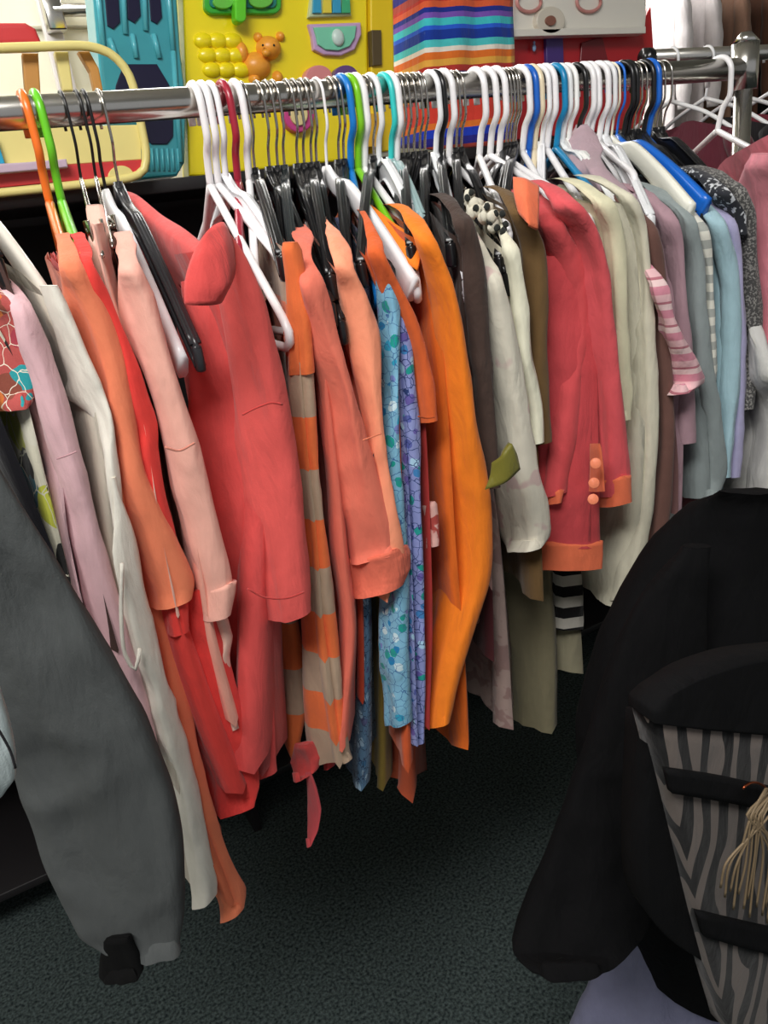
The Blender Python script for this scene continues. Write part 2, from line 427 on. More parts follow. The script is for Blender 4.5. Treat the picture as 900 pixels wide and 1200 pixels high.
# ---- far left
col = '#d9695f'
g = garment('greyjacket', 'jacket', 'jacket', 'dark grey jacket with a long hanging sleeve at the left edge, nearest the camera', fab('#4d5050', wr=.35, sheen=0.02), -330, [(-190, 260), (-110, 420), (-100, 600), (-90, 740), (-90, 860)], th=.06, fold=.012, y0=-.27, y1=-.3)
mj = fab('#4d5050', wr=.35, sheen=0.02)
sleeve('sleeve', mj, [(330, -170, -95), (430, -150, -62), (545, -110, -5), (650, -80, 60), (750, -50, 118), (850, -10, 170), (930, 22, 200), (1000, 48, 214), (1060, 75, 216), (1100, 100, 212), (1118, 125, 208)], g, y=-.36, y1=-.4, depth=.6, rip=.1, wr=.006, nrow=46, nseg=40, shoulder=False, obl=.5)
sleeve('cuff', fab('#050506', wr=.1, sheen=0), [(1098, 122, 150), (1120, 118, 160), (1140, 118, 166), (1150, 124, 160)], g, y=-.395, depth=.5, nrow=12)
g = garment('skyfold', 'top', 'top', 'pale grey-blue top with a thin black line behind the dark grey sleeve', fab('#b9c6c6'), -310, [(-190, 420), (-110, 600), (-40, 760), (10, 850), (18, 925)], th=.03, y0=-.215, y1=-.22)
sleeve('front_panel', fab('#b9c6c6'), [(760, -60, -20), (800, -60, -4), (840, -60, 9), (880, -56, 18), (912, -50, 18), (930, -46, 4)], g, y=-.5, depth=.3, nrow=20, wr=.002, obl=.1)
seam([(-24, 820), (0, 858), (12, 880), (18, 900)], -.512, fab('#1c1c20'), g, .0008, 'piping')

g = garment('scarf', 'blouse', 'blouse', 'black blouse with a floral orange and teal shoulder, leftmost on the rail', fab('#17161c', pat=('spot', 26, '#2a2430', .6)), -190, [(-60, 330), (-18, 400), (8, 470), (45, 560), (75, 640), (100, 720), (125, 850)], th=.02, fold=.01)
sleeve('sleeve', fab('#b5534f', pat=('floral', 38, ['#d9793c', '#2f9aa0', '#e9dcc4', '#a63e4b', '#8a4a3c'], '#efe3cf', .46, .012)), [(352, -40, 4), (370, -50, 28), (400, -48, 38), (440, -40, 43), (470, -20, 36), (480, 0, 28)], g, y=-.21, nrow=16)
g = garment('whitefloral', 'dress', 'dress', 'white dress printed with lime and black flowers, left of the pale pink shirt', fab('#d7d2bd', pat=('floral', 24, ['#c3c64d', '#2b2b2a', '#dad6c4', '#3a6d7a', '#d8d3c0'], '#d3cfba', .55, .02)), -150, [(-30, 320), (22, 400), (45, 470), (66, 560), (80, 620), (96, 690), (118, 800)], th=.018)
g = garment('palepink', 'shirt', 'shirt', 'pale pink long-sleeved shirt on a thin white hanger, left of the white sleeveless blouse', fab('#e2b8bd'), -120, [(20, 370), (50, 450), (80, 520), (92, 620), (118, 740), (165, 900)], th=.018)
sleeve('sleeve', fab('#e2b8bd'), [(360, 16, 30), (400, 28, 45), (460, 46, 68), (530, 62, 88), (590, 76, 104), (640, 84, 116), (700, 98, 133), (780, 120, 158), (850, 150, 176), (895, 166, 184)], g, y=-.215, seed=2, mind=.007)
seam([(66, 538), (78, 534), (90, 529)], -.236, fab('#c99aa0'), g, .0008)
g = garment('brownknit', 'cardigan', 'cardigan', 'dark brown cardigan hanging behind the thick white hanger on the left', fab('#4b3733'), -95, [(10, 290), (48, 380), (76, 450), (95, 540), (120, 640), (150, 760)], th=.02)
g = garment('whiteblouse', 'blouse', 'blouse', 'white sleeveless blouse with a deep open armhole, long narrow tail near the left', fab('#d5cbbb'), -62, [(62, 345), (92, 400), (116, 455), (134, 540), (146, 640), (160, 720), (188, 800), (214, 900), (236, 985), (250, 1048)], th=.016, fold=.004, hemwave=.0)
mwb = fab('#ece7da')
# folded white facing over the shoulder and down the armhole
sleeve('facing', mwb, [(335, 48, 66), (380, 62, 86), (420, 72, 103), (445, 80, 114), (462, 74, 122), (490, 108, 129), (530, 123, 133), (580, 131, 138), (650, 139, 146)], g, y=-.214, mind=.004, depth=.5, nrow=22, wr=.002)
sleeve('tail', mwb, [(560, 133, 135), (620, 142, 147), (680, 144, 156), (740, 140, 172), (800, 168, 192), (860, 180, 206), (930, 196, 226), (1000, 216, 242), (1040, 228, 251), (1055, 230, 249)], g, y=-.218, mind=.006, wr=.007, seed=4)
seam([(143, 660), (142, 720), (146, 765), (158, 785), (164, 760)], -.232, mwb, g, .002, 'placket')
g = garment('orangetee', 'shirt', 'shirt', 'coral orange short-sleeved shirt on the orange hanger', fab('#e87a55'), 30, [(88, 318), (118, 372), (138, 430), (150, 520), (164, 640), (186, 740), (212, 850), (240, 960), (282, 1062)], th=.02, fold=.005)
mo = fab('#ee8560')
sleeve('sleeve', mo, [(312, 76, 88), (340, 74, 108), (380, 84, 128), (430, 100, 142), (500, 118, 154), (560, 135, 166), (620, 150, 194), (665, 158, 214), (690, 165, 223), (706, 170, 219)], g, y=-.213, seed=5, nrow=34)
sleeve('tail', mo, [(640, 170, 176), (700, 174, 192), (780, 190, 208), (860, 204, 222), (940, 222, 242), (1000, 238, 262), (1050, 254, 284), (1072, 260, 281)], g, y=-.17, y1=-.213, mind=.006, seed=3, wr=.006)
g = garment('redtee', 'tunic', 'tunic', 'bright red tunic with a flared hem, on the green hanger', fab('#e2433c'), 45, [(106, 318), (138, 380), (160, 440), (186, 520), (206, 620), (232, 740), (262, 830), (300, 925)], th=.03, fold=.01, hemslope=-.02)
sleeve('sleeve', fab('#e3413a'), [(312, 94, 106), (360, 110, 130), (420, 138, 154), (470, 150, 168), (500, 156, 181), (530, 160, 180), (600, 176, 194), (680, 190, 214), (742, 198, 220)], g, y=-.21, seed=7)
sleeve('skirt_panel', fab('#e4443f', wr=.6), [(690, 200, 236), (760, 204, 258), (830, 214, 278), (890, 228, 296), (925, 234, 301), (947, 240, 294)], g, y=-.2, depth=.5, seed=8, rip=.15, wr=.006)
g = garment('blushwrap', 'camisole', 'camisole', 'blush pink satin strap top clipped by its shoulder, beside the green hanger', fab('#edb9a8', rough=.45), 92, [(118, 262), (128, 310), (140, 360), (160, 430), (178, 505), (196, 620), (215, 720)], th=.012, neck=.11)
sleeve('strap', fab('#efbfae', rough=.5), [(240, 105, 118), (270, 105, 124), (310, 108, 130), (350, 116, 137), (400, 128, 142)], g, y=-.1, y1=-.19, mind=.004, depth=.4, seed=3, nrow=18)
g = garment('blushlong', 'sweater', 'sweater', 'blush pink long-sleeved sweater with ribbed cuff, beside the coral polo shirt', fab('#eba593'), 108, [(168, 335), (186, 400), (204, 470), (224, 560), (242, 640), (258, 740), (285, 845)], th=.018, fold=.004)
mb = fab('#efb2a1')
sleeve('sleeve', mb, [(316, 140, 158), (340, 138, 172), (380, 142, 184), (430, 168, 198), (480, 186, 214), (525, 196, 228), (560, 200, 238), (620, 216, 254), (680, 236, 268), (694, 240, 268)], g, y=-.222, seed=9, nrow=36)
seam([(193, 524), (210, 528), (228, 519)], -.247, fab('#d68a78'), g, .0012)
sleeve('cuff', mb, [(684, 235, 271), (700, 237, 270), (724, 240, 266)], g, y=-.225, nrow=10, seed=9, wr=.0008, rip=.02, depth=1.1)
sleeve('lining', fab('#e9c3b2', rough=.6), [(720, 246, 262), (750, 250, 270), (770, 254, 266), (810, 262, 272), (852, 276, 282)], g, y=-.2, mind=.004, nrow=18, wr=.004)


# ---- coral polo
mp_ = fab('#d9524f', weave=600)
g = garment('polo', 'polo_shirt', 'shirt', 'large coral polo shirt with turned-down collar and wide short sleeve', mp_, 200, [(262, 290), (292, 345), (316, 410), (330, 470), (336, 560), (330, 680), (326, 800), (322, 895)], th=.05, fold=.008, neck=.15, hemslope=.0, dip=.05, kz=5)
sleeve('sleeve', fab('#de5a55', weave=600), [(268, 250, 262), (300, 248, 282), (350, 258, 304), (410, 268, 318), (470, 275, 331), (520, 272, 340), (570, 272, 347), (620, 273, 351), (670, 278, 355), (700, 290, 357), (722, 298, 357)], g, y=-.235, seed=11, depth=.7, nrow=40, nseg=40, rip=.06, shoulder=False)
seam([(284, 486), (300, 478), (318, 472), (331, 474)], -.262, fab('#c54441'), g, .0011)
seam([(290, 690), (310, 700), (336, 701), (356, 694)], -.263, fab('#c54441'), g, .0010, 'hem')
bm = bmesh.new()
def sheet(bm, grid, th):
    """grid: rows of world points, thickened"""
    nr, nc = len(grid), len(grid[0])
    A = [[bm.verts.new(p) for p in r] for r in grid]
    fs = []
    for i in range(nr-1):
        for j in range(nc-1): fs.append(bm.faces.new((A[i][j], A[i][j+1], A[i+1][j+1], A[i+1][j])))
    bmesh.ops.recalc_face_normals(bm, faces=fs)
    bmesh.ops.solidify(bm, geom=fs, thickness=th)
def bil(rows, n, m_):
    """rows of world control points -> dense smooth grid"""
    R1 = [cat(r, n) for r in rows]
    cols = [cat([r[j] for r in R1], m_) for j in range(n)]
    return [[cols[j][i] for j in range(n)] for i in range(m_)]
# back half of the collar standing up and running to the front leaf
sheet(bm, bil([[at(134, 236, .06), at(143, 224, .05), at(160, 228, .02), at(190, 252, -.04), (at(216, 268, -.09)), at(246, 292, -.15)],
               [at(139, 246, .05), at(148, 240, .01), at(170, 254, -.02), at(198, 276, -.08), at(222, 292, -.13), at(248, 306, -.17)],
               [at(146, 266, .06), at(156, 270, .03), at(176, 288, -.01), at(202, 306, -.07), at(226, 320, -.12), at(250, 324, -.165)],
               [at(156, 290, .07), at(168, 304, .05), at(184, 320, .01), at(206, 334, -.04), at(228, 344, -.09), at(248, 344, -.13)]], 26, 18), .003)
link('collar', bm, fab('#e0625f', weave=600), g)
bm = bmesh.new()
sheet(bm, bil([[at(268, 268, -.235), at(262, 260, -.24), at(250, 264, -.252), at(240, 274, -.262), at(230, 288, -.262)],
               [at(274, 286, -.24), at(264, 288, -.262), at(250, 296, -.27), at(234, 302, -.272), at(222, 308, -.266)],
               [at(276, 320, -.25), at(268, 332, -.272), at(252, 336, -.276), at(232, 336, -.276), at(216, 332, -.268)],
               [at(262, 352, -.262), at(258, 356, -.27), at(246, 358, -.274), at(230, 358, -.274), at(216, 357, -.268)]], 18, 16), .004)
link('collar_leaf', bm, fab('#d8504d', weave=600), g)
sleeve('shirt_front', mp_, [(330, 214, 262), (400, 218, 280), (480, 220, 290), (560, 226, 290), (640, 232, 290), (720, 250, 300), (800, 262, 316), (860, 274, 322), (905, 290, 322)], g, y=-.19, y1=-.18, depth=.3, nrow=34, nseg=36, rip=.1, wr=.005, obl=1.1)
g = garment('rosetop', 'shirt', 'shirt', 'dusty rose shirt whose hem shows below the coral polo shirt', fab('#c35c5a'), 262, [(300, 330), (318, 420), (326, 520), (328, 640), (326, 760), (322, 905)], th=.03, y0=-.17, y1=-.19, fold=.008) 
# ---- striped dress
st = fab('#e0783c', pat=('stripe', 2, .112, [(0, '#b39a83'), (.5, '#e8733f'), ], .5-(at(363, 550, -.2).z-(ZR-.12))/.112))
g = garment('striped', 'dress', 'dress', 'dress with wide orange and tan stripes and a pointed hem', st, 297, [(346, 288), (358, 340), (363, 420), (372, 540), (382, 640), (388, 740), (398, 830), (408, 900)], th=.022, fold=.006, hemslope=.02, kz=6)
st2 = fab('#e0783c', pat=('stripe', 2, .13, [(0, '#b39a83'), (.5, '#e2733f'), ], .6))
sleeve('front_panel', st, [(288, 334, 346), (340, 338, 357), (420, 340, 363), (560, 344, 373), (680, 350, 386), (780, 355, 396), (850, 358, 402), (880, 362, 407), (892, 370, 409)], g, y=-.208, depth=.3, nrow=34, wr=.003, seed=4, rip=.12)
sleeve('yoke', fab('#e2713d'), [(284, 333, 347), (340, 337, 358), (400, 339, 363), (438, 340, 365)], g, y=-.2115, depth=.33, nrow=20, wr=.002, seed=4, rip=.1, shoulder=False)
sleeve('tie_panel', st2, [(700, 322, 340), (770, 324, 352), (840, 328, 356), (872, 334, 350), (884, 342, 352)], g, y=-.12, mind=.005, nrow=18)
g = garment('redblouse', 'blouse', 'blouse', 'red blouse with a ruffled tail hanging below the striped dress', fab('#c9403f'), 318, [(352, 330), (362, 450), (372, 600), (382, 760), (392, 905)], th=.018, y0=-.16, y1=-.16, fold=.008, hemwave=.012)
sleeve('ruffle', fab('#cf4a48'), [(872, 346, 362), (890, 342, 374), (905, 345, 370), (916, 344, 352)], g, y=-.17, mind=.004, nrow=12)
sleeve('sash', fab('#d8555a'), [(905, 358, 364), (925, 360, 371), (950, 360, 376), (975, 360, 372), (992, 360, 364)], g, y=-.17, mind=.002, depth=.25, nrow=16, wr=.001)
# ---- coral sweatshirt
ms = fab('#e2705c', weave=500)
g = garment('sweat', 'sweatshirt', 'sweatshirt', 'soft coral sweatshirt with ribbed sleeve cuff, right of the striped dress', ms, 322, [(366, 322), (384, 380), (396, 450), (408, 560), (416, 660), (424, 740), (416, 830), (412, 876)], th=.026, fold=.006)
sleeve('sleeve', fab('#e67862', weave=500), [(330, 358, 370), (370, 364, 384), (430, 372, 401), (500, 380, 420), (560, 386, 435), (610, 388, 452), (640, 389, 459), (652, 396, 456)], g, y=-.222, seed=13, nrow=36, rip=.1, wr=.005)
sleeve('cuff', fab('#e07058', pat=None, weave=250, wr=.6), [(644, 390, 463), (656, 391, 468), (676, 397, 468), (692, 404, 462)], g, y=-.225, seed=13, nrow=14, rip=.03, wr=.0008, depth=1.15)
g = garment('peach', 'blouse', 'blouse', 'light peach orange blouse with long sleeve, between the coral sweatshirt and the blue floral dress', fab('#f79673'), 345, [(402, 312), (424, 356), (436, 410), (444, 520), (452, 620), (462, 700)], th=.02, fold=.006)
sleeve('sleeve', fab('#fb9d79', rough=.6), [(312, 396, 408), (340, 396, 424), (390, 400, 438), (450, 420, 442), (520, 430, 449), (580, 440, 458), (640, 446, 468), (675, 450, 470), (692, 450, 460)], g, y=-.222, seed=15, nrow=34, wr=.005)
seam([(425, 516), (436, 512), (447, 508)], -.24, fab('#e27f5f'), g, .0009)
g = garment('whitepeek', 'blouse', 'blouse', 'plain white top of which only a hem strip shows beside the coral sweatshirt', fab('#d9cfca'), 340, [(398, 330), (408, 450), (414, 600), (418, 740), (417, 828)], th=.014, y0=-.17, y1=-.17)
g = garment('rustpeek', 'tee_shirt', 'shirt', 'rust red tee shirt with its hem showing between coral sweatshirt and blue floral top', fab('#c84c32'), 352, [(410, 330), (418, 450), (424, 600), (430, 740), (431, 824)], th=.014, y0=-.17, y1=-.17)
g = garment('lace', 'camisole', 'camisole', 'dark purple-grey lace camisole beside the blue floral dress', fab('#4b3d4a', pat=('spot', 60, '#6f6470', .55)), 358, [(424, 322), (436, 346), (442, 380), (445, 460), (446, 560)], th=.016)
g = garment('bluetop', 'blouse', 'blouse', 'dusky blue floral blouse whose hem hangs lower than the blue floral dress', fab('#5d7f9d', pat=('floral', 60, ['#3f6f96', '#9ab7cd', '#5b5f86'], '#2d3f5c', .36, .03)), 366, [(428, 330), (436, 450), (440, 600), (440, 760), (438, 860), (434, 925)], th=.026, y0=-.165, y1=-.165, fold=.01)
bf = fab('#7fb6d2', pat=('floral', 62, ['#1c7fb6', '#c9e2ea', '#7a86c4', '#2f9fc4', '#1e9a90'], '#3f6ba0', .36, .02), wr=.5)
bf2 = fab('#8a93c6', pat=('floral', 66, ['#5a63a8', '#a9cfe6', '#3f7fb8', '#6a5fa8', '#1f958c'], '#2b3f74', .36, .03), wr=.5)
g = garment('bluedress', 'dress', 'dress', 'sky blue floral print dress hanging in two narrow folds', bf2, 372, [(455, 318), (466, 350), (476, 420), (484, 520), (489, 620), (493, 740), (497, 872)], th=.018, fold=.006)
sleeve('front_panel', bf, [(318, 440, 454), (360, 442, 464), (430, 444, 466), (520, 446, 466), (600, 450, 470), (700, 446, 474), (780, 448, 476), (848, 453, 478)], g, y=-.216, mind=.006, seed=5, wr=.004)
sleeve('back_panel', bf2, [(338, 462, 468), (400, 466, 478), (480, 470, 486), (580, 474, 491), (700, 478, 495), (800, 481, 497), (872, 483, 496)], g, y=-.212, mind=.006, seed=6, wr=.003)
# ---- rust / lace / orange
g = garment('rusttee', 'tee_shirt', 'shirt', 'rust orange short-sleeved tee shirt between blue floral dress and bright orange shirt', fab('#d35c30'), 395, [(438, 298), (458, 342), (470, 390), (476, 470), (480, 600), (484, 760), (486, 900)], th=.02, fold=.006)
sleeve('sleeve', fab('#d9622f'), [(296, 432, 446), (330, 444, 464), (370, 458, 484), (410, 466, 497), (450, 474, 505), (480, 486, 508), (494, 490, 509)], g, y=-.222, seed=17, rip=.04, nrow=26)
seam([(490, 488), (500, 490), (509, 489)], -.245, fab('#b44c22'), g, .0009)
g = garment('darkred', 'dress', 'dress', 'dark red dress with a white lace patch, mostly hidden beside the bright orange shirt', fab('#a33330'), 402, [(470, 330), (498, 400), (507, 500), (512, 620), (514, 740), (510, 850)], th=.018)
sleeve('lace_patch', fab('#d8a9a0', pat=('spot', 70, '#a8453f', .5)), [(588, 494, 510), (610, 495, 512), (640, 495, 513)], g, y=-.212, mind=.004, nrow=10, wr=.001)
g = garment('burnt', 'skirt', 'skirt', 'burnt orange skirt with an uneven hem, lowest below the blue floral dress', fab('#c65a3a'), 385, [(446, 420), (470, 560), (486, 700), (492, 820), (494, 935)], th=.03, y0=-.14, y1=-.14, fold=.014, hemwave=.014, neck=.3)
g = garment('olivehem', 'skirt', 'skirt', 'mustard olive skirt whose hem corner shows below the blue floral dress', fab('#8a7434'), 378, [(446, 420), (450, 600), (456, 760), (456, 926)], th=.02, y0=-.12, y1=-.12, neck=.3)
mo2 = fab('#f08020', rough=.75, weave=500)
g = garment('orange', 'shirt', 'shirt', 'bright orange long-sleeved shirt with standing collar, centre of the rail', fab('#e06a20', rough=.75), 412, [(498, 278), (516, 330), (528, 400), (536, 500), (542, 620), (552, 760), (557, 882)], th=.022, fold=.007, neck=.125, hemwave=.01)
sleeve('sleeve', mo2, [(282, 488, 504), (320, 498, 522), (370, 504, 536), (430, 508, 545), (500, 510, 553), (560, 512, 563), (610, 513, 570), (650, 513, 571), (690, 510, 566), (740, 504, 550), (790, 498, 536), (850, 497, 522)], g, y=-.228, seed=19, nrow=44, nseg=36, rip=.05)
bm = bmesh.new()
sheet(bm, bil([[at(416, 224, -.06), at(440, 245, -.1), at(470, 268, -.15), at(500, 282, -.19)],
               [at(415, 240, -.06), at(436, 262, -.11), at(466, 286, -.16), at(494, 300, -.2)],
               [at(420, 252, -.07), at(440, 276, -.12), at(466, 300, -.17), at(490, 318, -.205)]], 16, 8), .003)
link('collar', bm, mo2, g)
g = garment('pinktop', 'camisole', 'camisole', 'small bubblegum pink camisole peeking out beside the bright orange shirt', fab('#dc7fa6'), 432, [(512, 298), (530, 330), (536, 370), (542, 460)], th=.012)
# ---- brown / cream middle
mbk = fab('#453630', weave=300, wr=.6)
g = garment('brown', 'cardigan', 'cardigan', 'dark brown knitted cardigan right of the bright orange shirt', mbk, 466, [(545, 275), (558, 310), (565, 400), (572, 500), (577, 580), (582, 640)], th=.024, fold=.006, neck=.115)
sleeve('sleeve', mbk, [(262, 536, 550), (300, 545, 560), (360, 550, 566), (440, 554, 573), (520, 560, 580), (572, 564, 584)], g, y=-.222, seed=21, mind=.007)
g = garment('coralcami', 'top', 'top', 'salmon top with a narrow shoulder poking out behind the brown cardigan', fab('#d47a62'), 478, [(552, 262), (568, 300), (576, 360), (580, 460)], th=.012, y0=-.17, y1=-.17)
g = garment('maroonflower', 'dress', 'dress', 'maroon dress scattered with small pale flowers, low beside the bright orange shirt', fab('#4e2226', pat=('floral', 34, ['#e2cfc8', '#4e2226', '#cda49c', '#4e2226', '#4e2226'], '#4e2226', .42, .0)), 486, [(556, 330), (568, 450), (578, 580), (584, 680), (586, 772)], th=.02, y0=-.19, y1=-.2)
g = garment('mauveskirt', 'skirt', 'skirt', 'dusty pink-beige patterned skirt, long hem below the white floral blouse', fab('#b29a92', pat=('spot', 40, '#9c7f7a', .5)), 494, [(562, 330), (580, 500), (596, 640), (606, 760), (612, 852)], th=.03, y0=-.17, y1=-.18, fold=.012)
mw2 = fab('#d6d0bf', pat=('spot', 22, '#cbb3ac', .6))
g = garment('whiteflorals', 'blouse', 'blouse', 'off-white blouse with faint pink flowers and an olive satin cuff', mw2, 500, [(584, 322), (600, 400), (616, 500), (626, 580), (634, 640)], th=.024, fold=.008)
sleeve('sleeve', mw2, [(330, 566, 584), (380, 568, 596), (440, 570, 606), (500, 574, 614), (560, 580, 624), (600, 584, 634), (632, 590, 636), (645, 596, 626)], g, y=-.226, seed=23, nrow=30)
bm = bmesh.new()
sheet(bm, bil([[at(576, 542, -.25), at(588, 534, -.26), at(600, 520, -.262)], [at(574, 558, -.25), at(592, 548, -.262), at(606, 532, -.262)], [at(568, 574, -.25), at(592, 566, -.262), at(610, 550, -.262)]], 12, 8), .008)
link('satin_cuff', bm, fab('#75702c', rough=.35), g)
g = garment('creamjkt', 'jacket', 'jacket', 'pale cream ivory jacket with a narrow sleeve in front of the olive coat', fab('#dcd6be'), 520, [(600, 292), (614, 350), (622, 430), (626, 520)], th=.02)
sleeve('sleeve', fab('#e3e0c9'), [(292, 590, 603), (330, 596, 611), (372, 602, 616), (420, 608, 618), (450, 614, 626), (480, 618, 632), (520, 622, 633)], g, y=-.222, seed=25, mind=.006)
mol = fab('#695030')
g = garment('olive', 'jacket', 'jacket', 'olive brown jacket left of the coral jacket', mol, 522, [(612, 248), (632, 290), (636, 360), (635, 440), (640, 560), (645, 700)], th=.022, neck=.12)
sleeve('sleeve', mol, [(250, 602, 616), (290, 614, 634), (350, 618, 637), (430, 620, 635), (520, 624, 640)], g, y=-.214, seed=27, mind=.008)
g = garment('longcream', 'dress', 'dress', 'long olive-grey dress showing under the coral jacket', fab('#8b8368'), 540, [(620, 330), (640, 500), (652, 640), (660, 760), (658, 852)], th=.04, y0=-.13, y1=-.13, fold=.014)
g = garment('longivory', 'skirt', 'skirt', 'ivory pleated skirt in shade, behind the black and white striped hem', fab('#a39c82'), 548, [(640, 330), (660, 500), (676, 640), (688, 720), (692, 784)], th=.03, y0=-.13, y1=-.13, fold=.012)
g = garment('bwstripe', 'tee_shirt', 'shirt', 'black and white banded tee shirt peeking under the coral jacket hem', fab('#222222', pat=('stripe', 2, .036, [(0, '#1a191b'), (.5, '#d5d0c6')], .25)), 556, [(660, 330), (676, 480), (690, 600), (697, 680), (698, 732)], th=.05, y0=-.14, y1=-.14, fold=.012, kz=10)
e = empty('corsage', at(560, 250, -.15), 'cream and black ruffled flower trim among the glossy black hangers', 'flower trim')
random.seed(3)
for part_, c_ in (('petal', '#d9d4c2'), ('bead', '#2c2f2c')):
    for k in range(16):
        u = random.random(); c0 = at(546+40*u+random.uniform(-5, 5), 234+30*u+random.uniform(-9, 9), -.15-.04*u)
        bm = bmesh.new(); r_ = bmesh.ops.create_icosphere(bm, subdivisions=2, radius=.0075 if part_ == 'petal' else .004)
        for v in bm.verts: v.co *= 1+.3*noise.noise(v.co*300+Vector((k, 0, 0)))
        bmesh.ops.scale(bm, vec=(1, .6, 1), verts=bm.verts); bmesh.ops.translate(bm, vec=c0+(Vector((0, -.006, .001)) if part_ == 'bead' else Vector()), verts=bm.verts)
        link(part_, bm, fab(c_), e)
# ---- coral jacket
mcj = fab('#c5484c', weave=450); mtr = fab('#e8744f', weave=450)
g = garment('coraljacket', 'jacket', 'jacket', 'coral red jacket with orange cuffs, orange hem band and three cuff buttons', mcj, 560, [(690, 252), (706, 300), (709, 380), (708, 460), (706, 560), (705, 632)], th=.04, fold=.006, neck=.125, kz=5, dip=.0, hemslope=0)
body('hem_band', mtr, HX(560), [(706, 634), (705, 664)], g, th=.043, rows=6, fold=.006, neck=ZR-at(706, 634, -.2).z, dip=0, seed=3, fullness=1) if False else None
sleeve('front_panel', mcj, [(300, 622, 690), (380, 626, 700), (480, 630, 702), (560, 628, 703), (640, 624, 704)], g, y=-.205, y1=-.215, depth=.3, nrow=30, nseg=36, wr=.004, seed=9, obl=.35)
sleeve('hem_band', mtr, [(634, 621, 707), (650, 620, 707), (666, 620, 706)], g, y=-.218, depth=.34, nrow=10, nseg=36, wr=.001, seed=9, rip=.05, obl=.35)
sleeve('sleeve', fab('#d4555a', weave=450), [(242, 650, 676), (275, 664, 698), (320, 680, 710), (380, 682, 716), (440, 680, 721), (500, 676, 726), (550, 674, 729), (580, 675, 728)], g, y=-.235, seed=29, nrow=40, nseg=36, depth=.7)
sleeve('cuff', mtr, [(558, 672, 731), (575, 672, 731), (592, 676, 729)], g, y=-.239, seed=29, nrow=10, nseg=32, wr=.001)
sleeve('sleeve', fab('#cb4d50', weave=450), [(262, 634, 652), (300, 640, 672), (350, 640, 684), (400, 634, 682), (440, 630, 676), (480, 630, 672), (530, 630, 664), (580, 632, 656)], g, y=-.205, seed=31, nrow=36, wr=.007)
sleeve('cuff', mtr, [(574, 632, 657), (590, 634, 655)], g, y=-.207, seed=31, nrow=6, wr=.001)
sleeve('sleeve_placket', mtr, [(520, 691, 703), (545, 691, 706), (576, 690, 708)], g, y=-.252, nrow=8, mind=.003, depth=.2, wr=.0)
for yy, xx in ((543, 698), (566, 696), (585, 695)):
    pb = at(xx, yy, -.262); button('button', fab('#f08a66', rough=.4), pb, .0066, g, (CAM-pb))
bm = bmesh.new()
sheet(bm, bil([[at(601, 207, -.19), at(616, 209, -.205), at(632, 217, -.21)], [at(602, 228, -.2), at(617, 232, -.222), at(632, 238, -.224)], [at(607, 250, -.21), at(619, 262, -.232), at(631, 268, -.234)]], 14, 12), .004)
link('collar', bm, mtr, g)
# ---- cream to grey
def simple(key, name, cat_, label, c, hook, edge, slv=None, th=.018, **k):
    m_ = fab(c) if isinstance(c, str) else c
    y = k.pop('sy', -.218)
    g = garment(key, name, cat_, label, m_, hook, edge, th=th, **k)
    if slv: sleeve('sleeve', m_, slv, g, y=y, seed=len(ENDS)*2, nrow=30, mind=.007)
    return g
simple('cream1', 'blouse', 'blouse', 'pale yellow-cream blouse directly right of the coral jacket', '#d9d4b4', 590, [(708, 240), (724, 280), (728, 350), (732, 450), (734, 520)], [(238, 700, 712), (275, 712, 726), (330, 716, 729), (400, 720, 731), (460, 724, 733), (493, 726, 732)])
simple('cream2', 'cardigan', 'cardigan', 'long ivory cardigan with a wide sleeve, second garment right of the coral jacket', '#d2cdb8', 604, [(736, 238), (750, 280), (757, 360), (762, 460), (758, 580), (746, 712)], [(232, 724, 740), (262, 736, 752), (310, 740, 758), (370, 738, 761), (450, 738, 764), (520, 734, 765), (600, 724, 758), (660, 716, 748), (700, 706, 742)])
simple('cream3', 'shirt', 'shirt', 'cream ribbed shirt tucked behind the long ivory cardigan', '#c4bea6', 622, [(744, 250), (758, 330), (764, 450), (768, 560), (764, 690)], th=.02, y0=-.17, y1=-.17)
simple('brown2', 'dress', 'dress', 'chocolate brown dress between ivory cardigan and mauve cardigan', '#6b4c44', 640, [(750, 258), (768, 310), (778, 380), (784, 480), (784, 580), (775, 642)], [(270, 752, 764), (320, 758, 774), (400, 766, 781), (500, 764, 785), (590, 758, 780), (640, 758, 774)])
g = simple('pinkpuff', 'blouse', 'blouse', 'brown blouse with a pink and white striped gathered sleeve', '#7d5a58', 655, [(770, 270), (784, 340), (792, 440), (800, 540), (800, 602)])
mpk = fab('#dfa3ae', pat=('stripe', 2, .03, [(0, '#d98fa0'), (.35, '#efd0cf'), (.6, '#b9737f'), (.7, '#e9bcc0')], .0))
sleeve('sleeve', mpk, [(335, 768, 774), (370, 772, 784), (400, 774, 794), (430, 776, 810), (450, 778, 815), (462, 780, 800)], g, y=-.24, nrow=22, seed=5, rip=.12)
g = simple('mauve', 'cardigan', 'cardigan', 'dusty mauve cardigan with a collar knotted around a white hook', '#a98992', 668, [(784, 262), (796, 310), (800, 400), (806, 500), (804, 600)], [(258, 774, 790), (290, 782, 798), (350, 784, 802), (430, 790, 806), (520, 792, 808)], neck=.11)
sleeve('knot', fab('#b39aa2'), [(146, 676, 686), (160, 670, 694), (176, 672, 698), (188, 674, 699), (200, 680, 704), (222, 690, 722), (240, 706, 748)], g, y=-.015, y1=-.16, depth=.9, nrow=26, seed=5, rip=.14, wr=.004)
simple('greyknit', 'sweater', 'sweater', 'slate grey-blue sweater left of the grey and white striped shirt', '#8f9999', 690, [(806, 262), (816, 310), (824, 400), (834, 500), (838, 585)], [(258, 796, 808), (300, 802, 820), (360, 804, 822), (430, 806, 828), (500, 814, 838), (560, 812, 840), (584, 816, 834)])
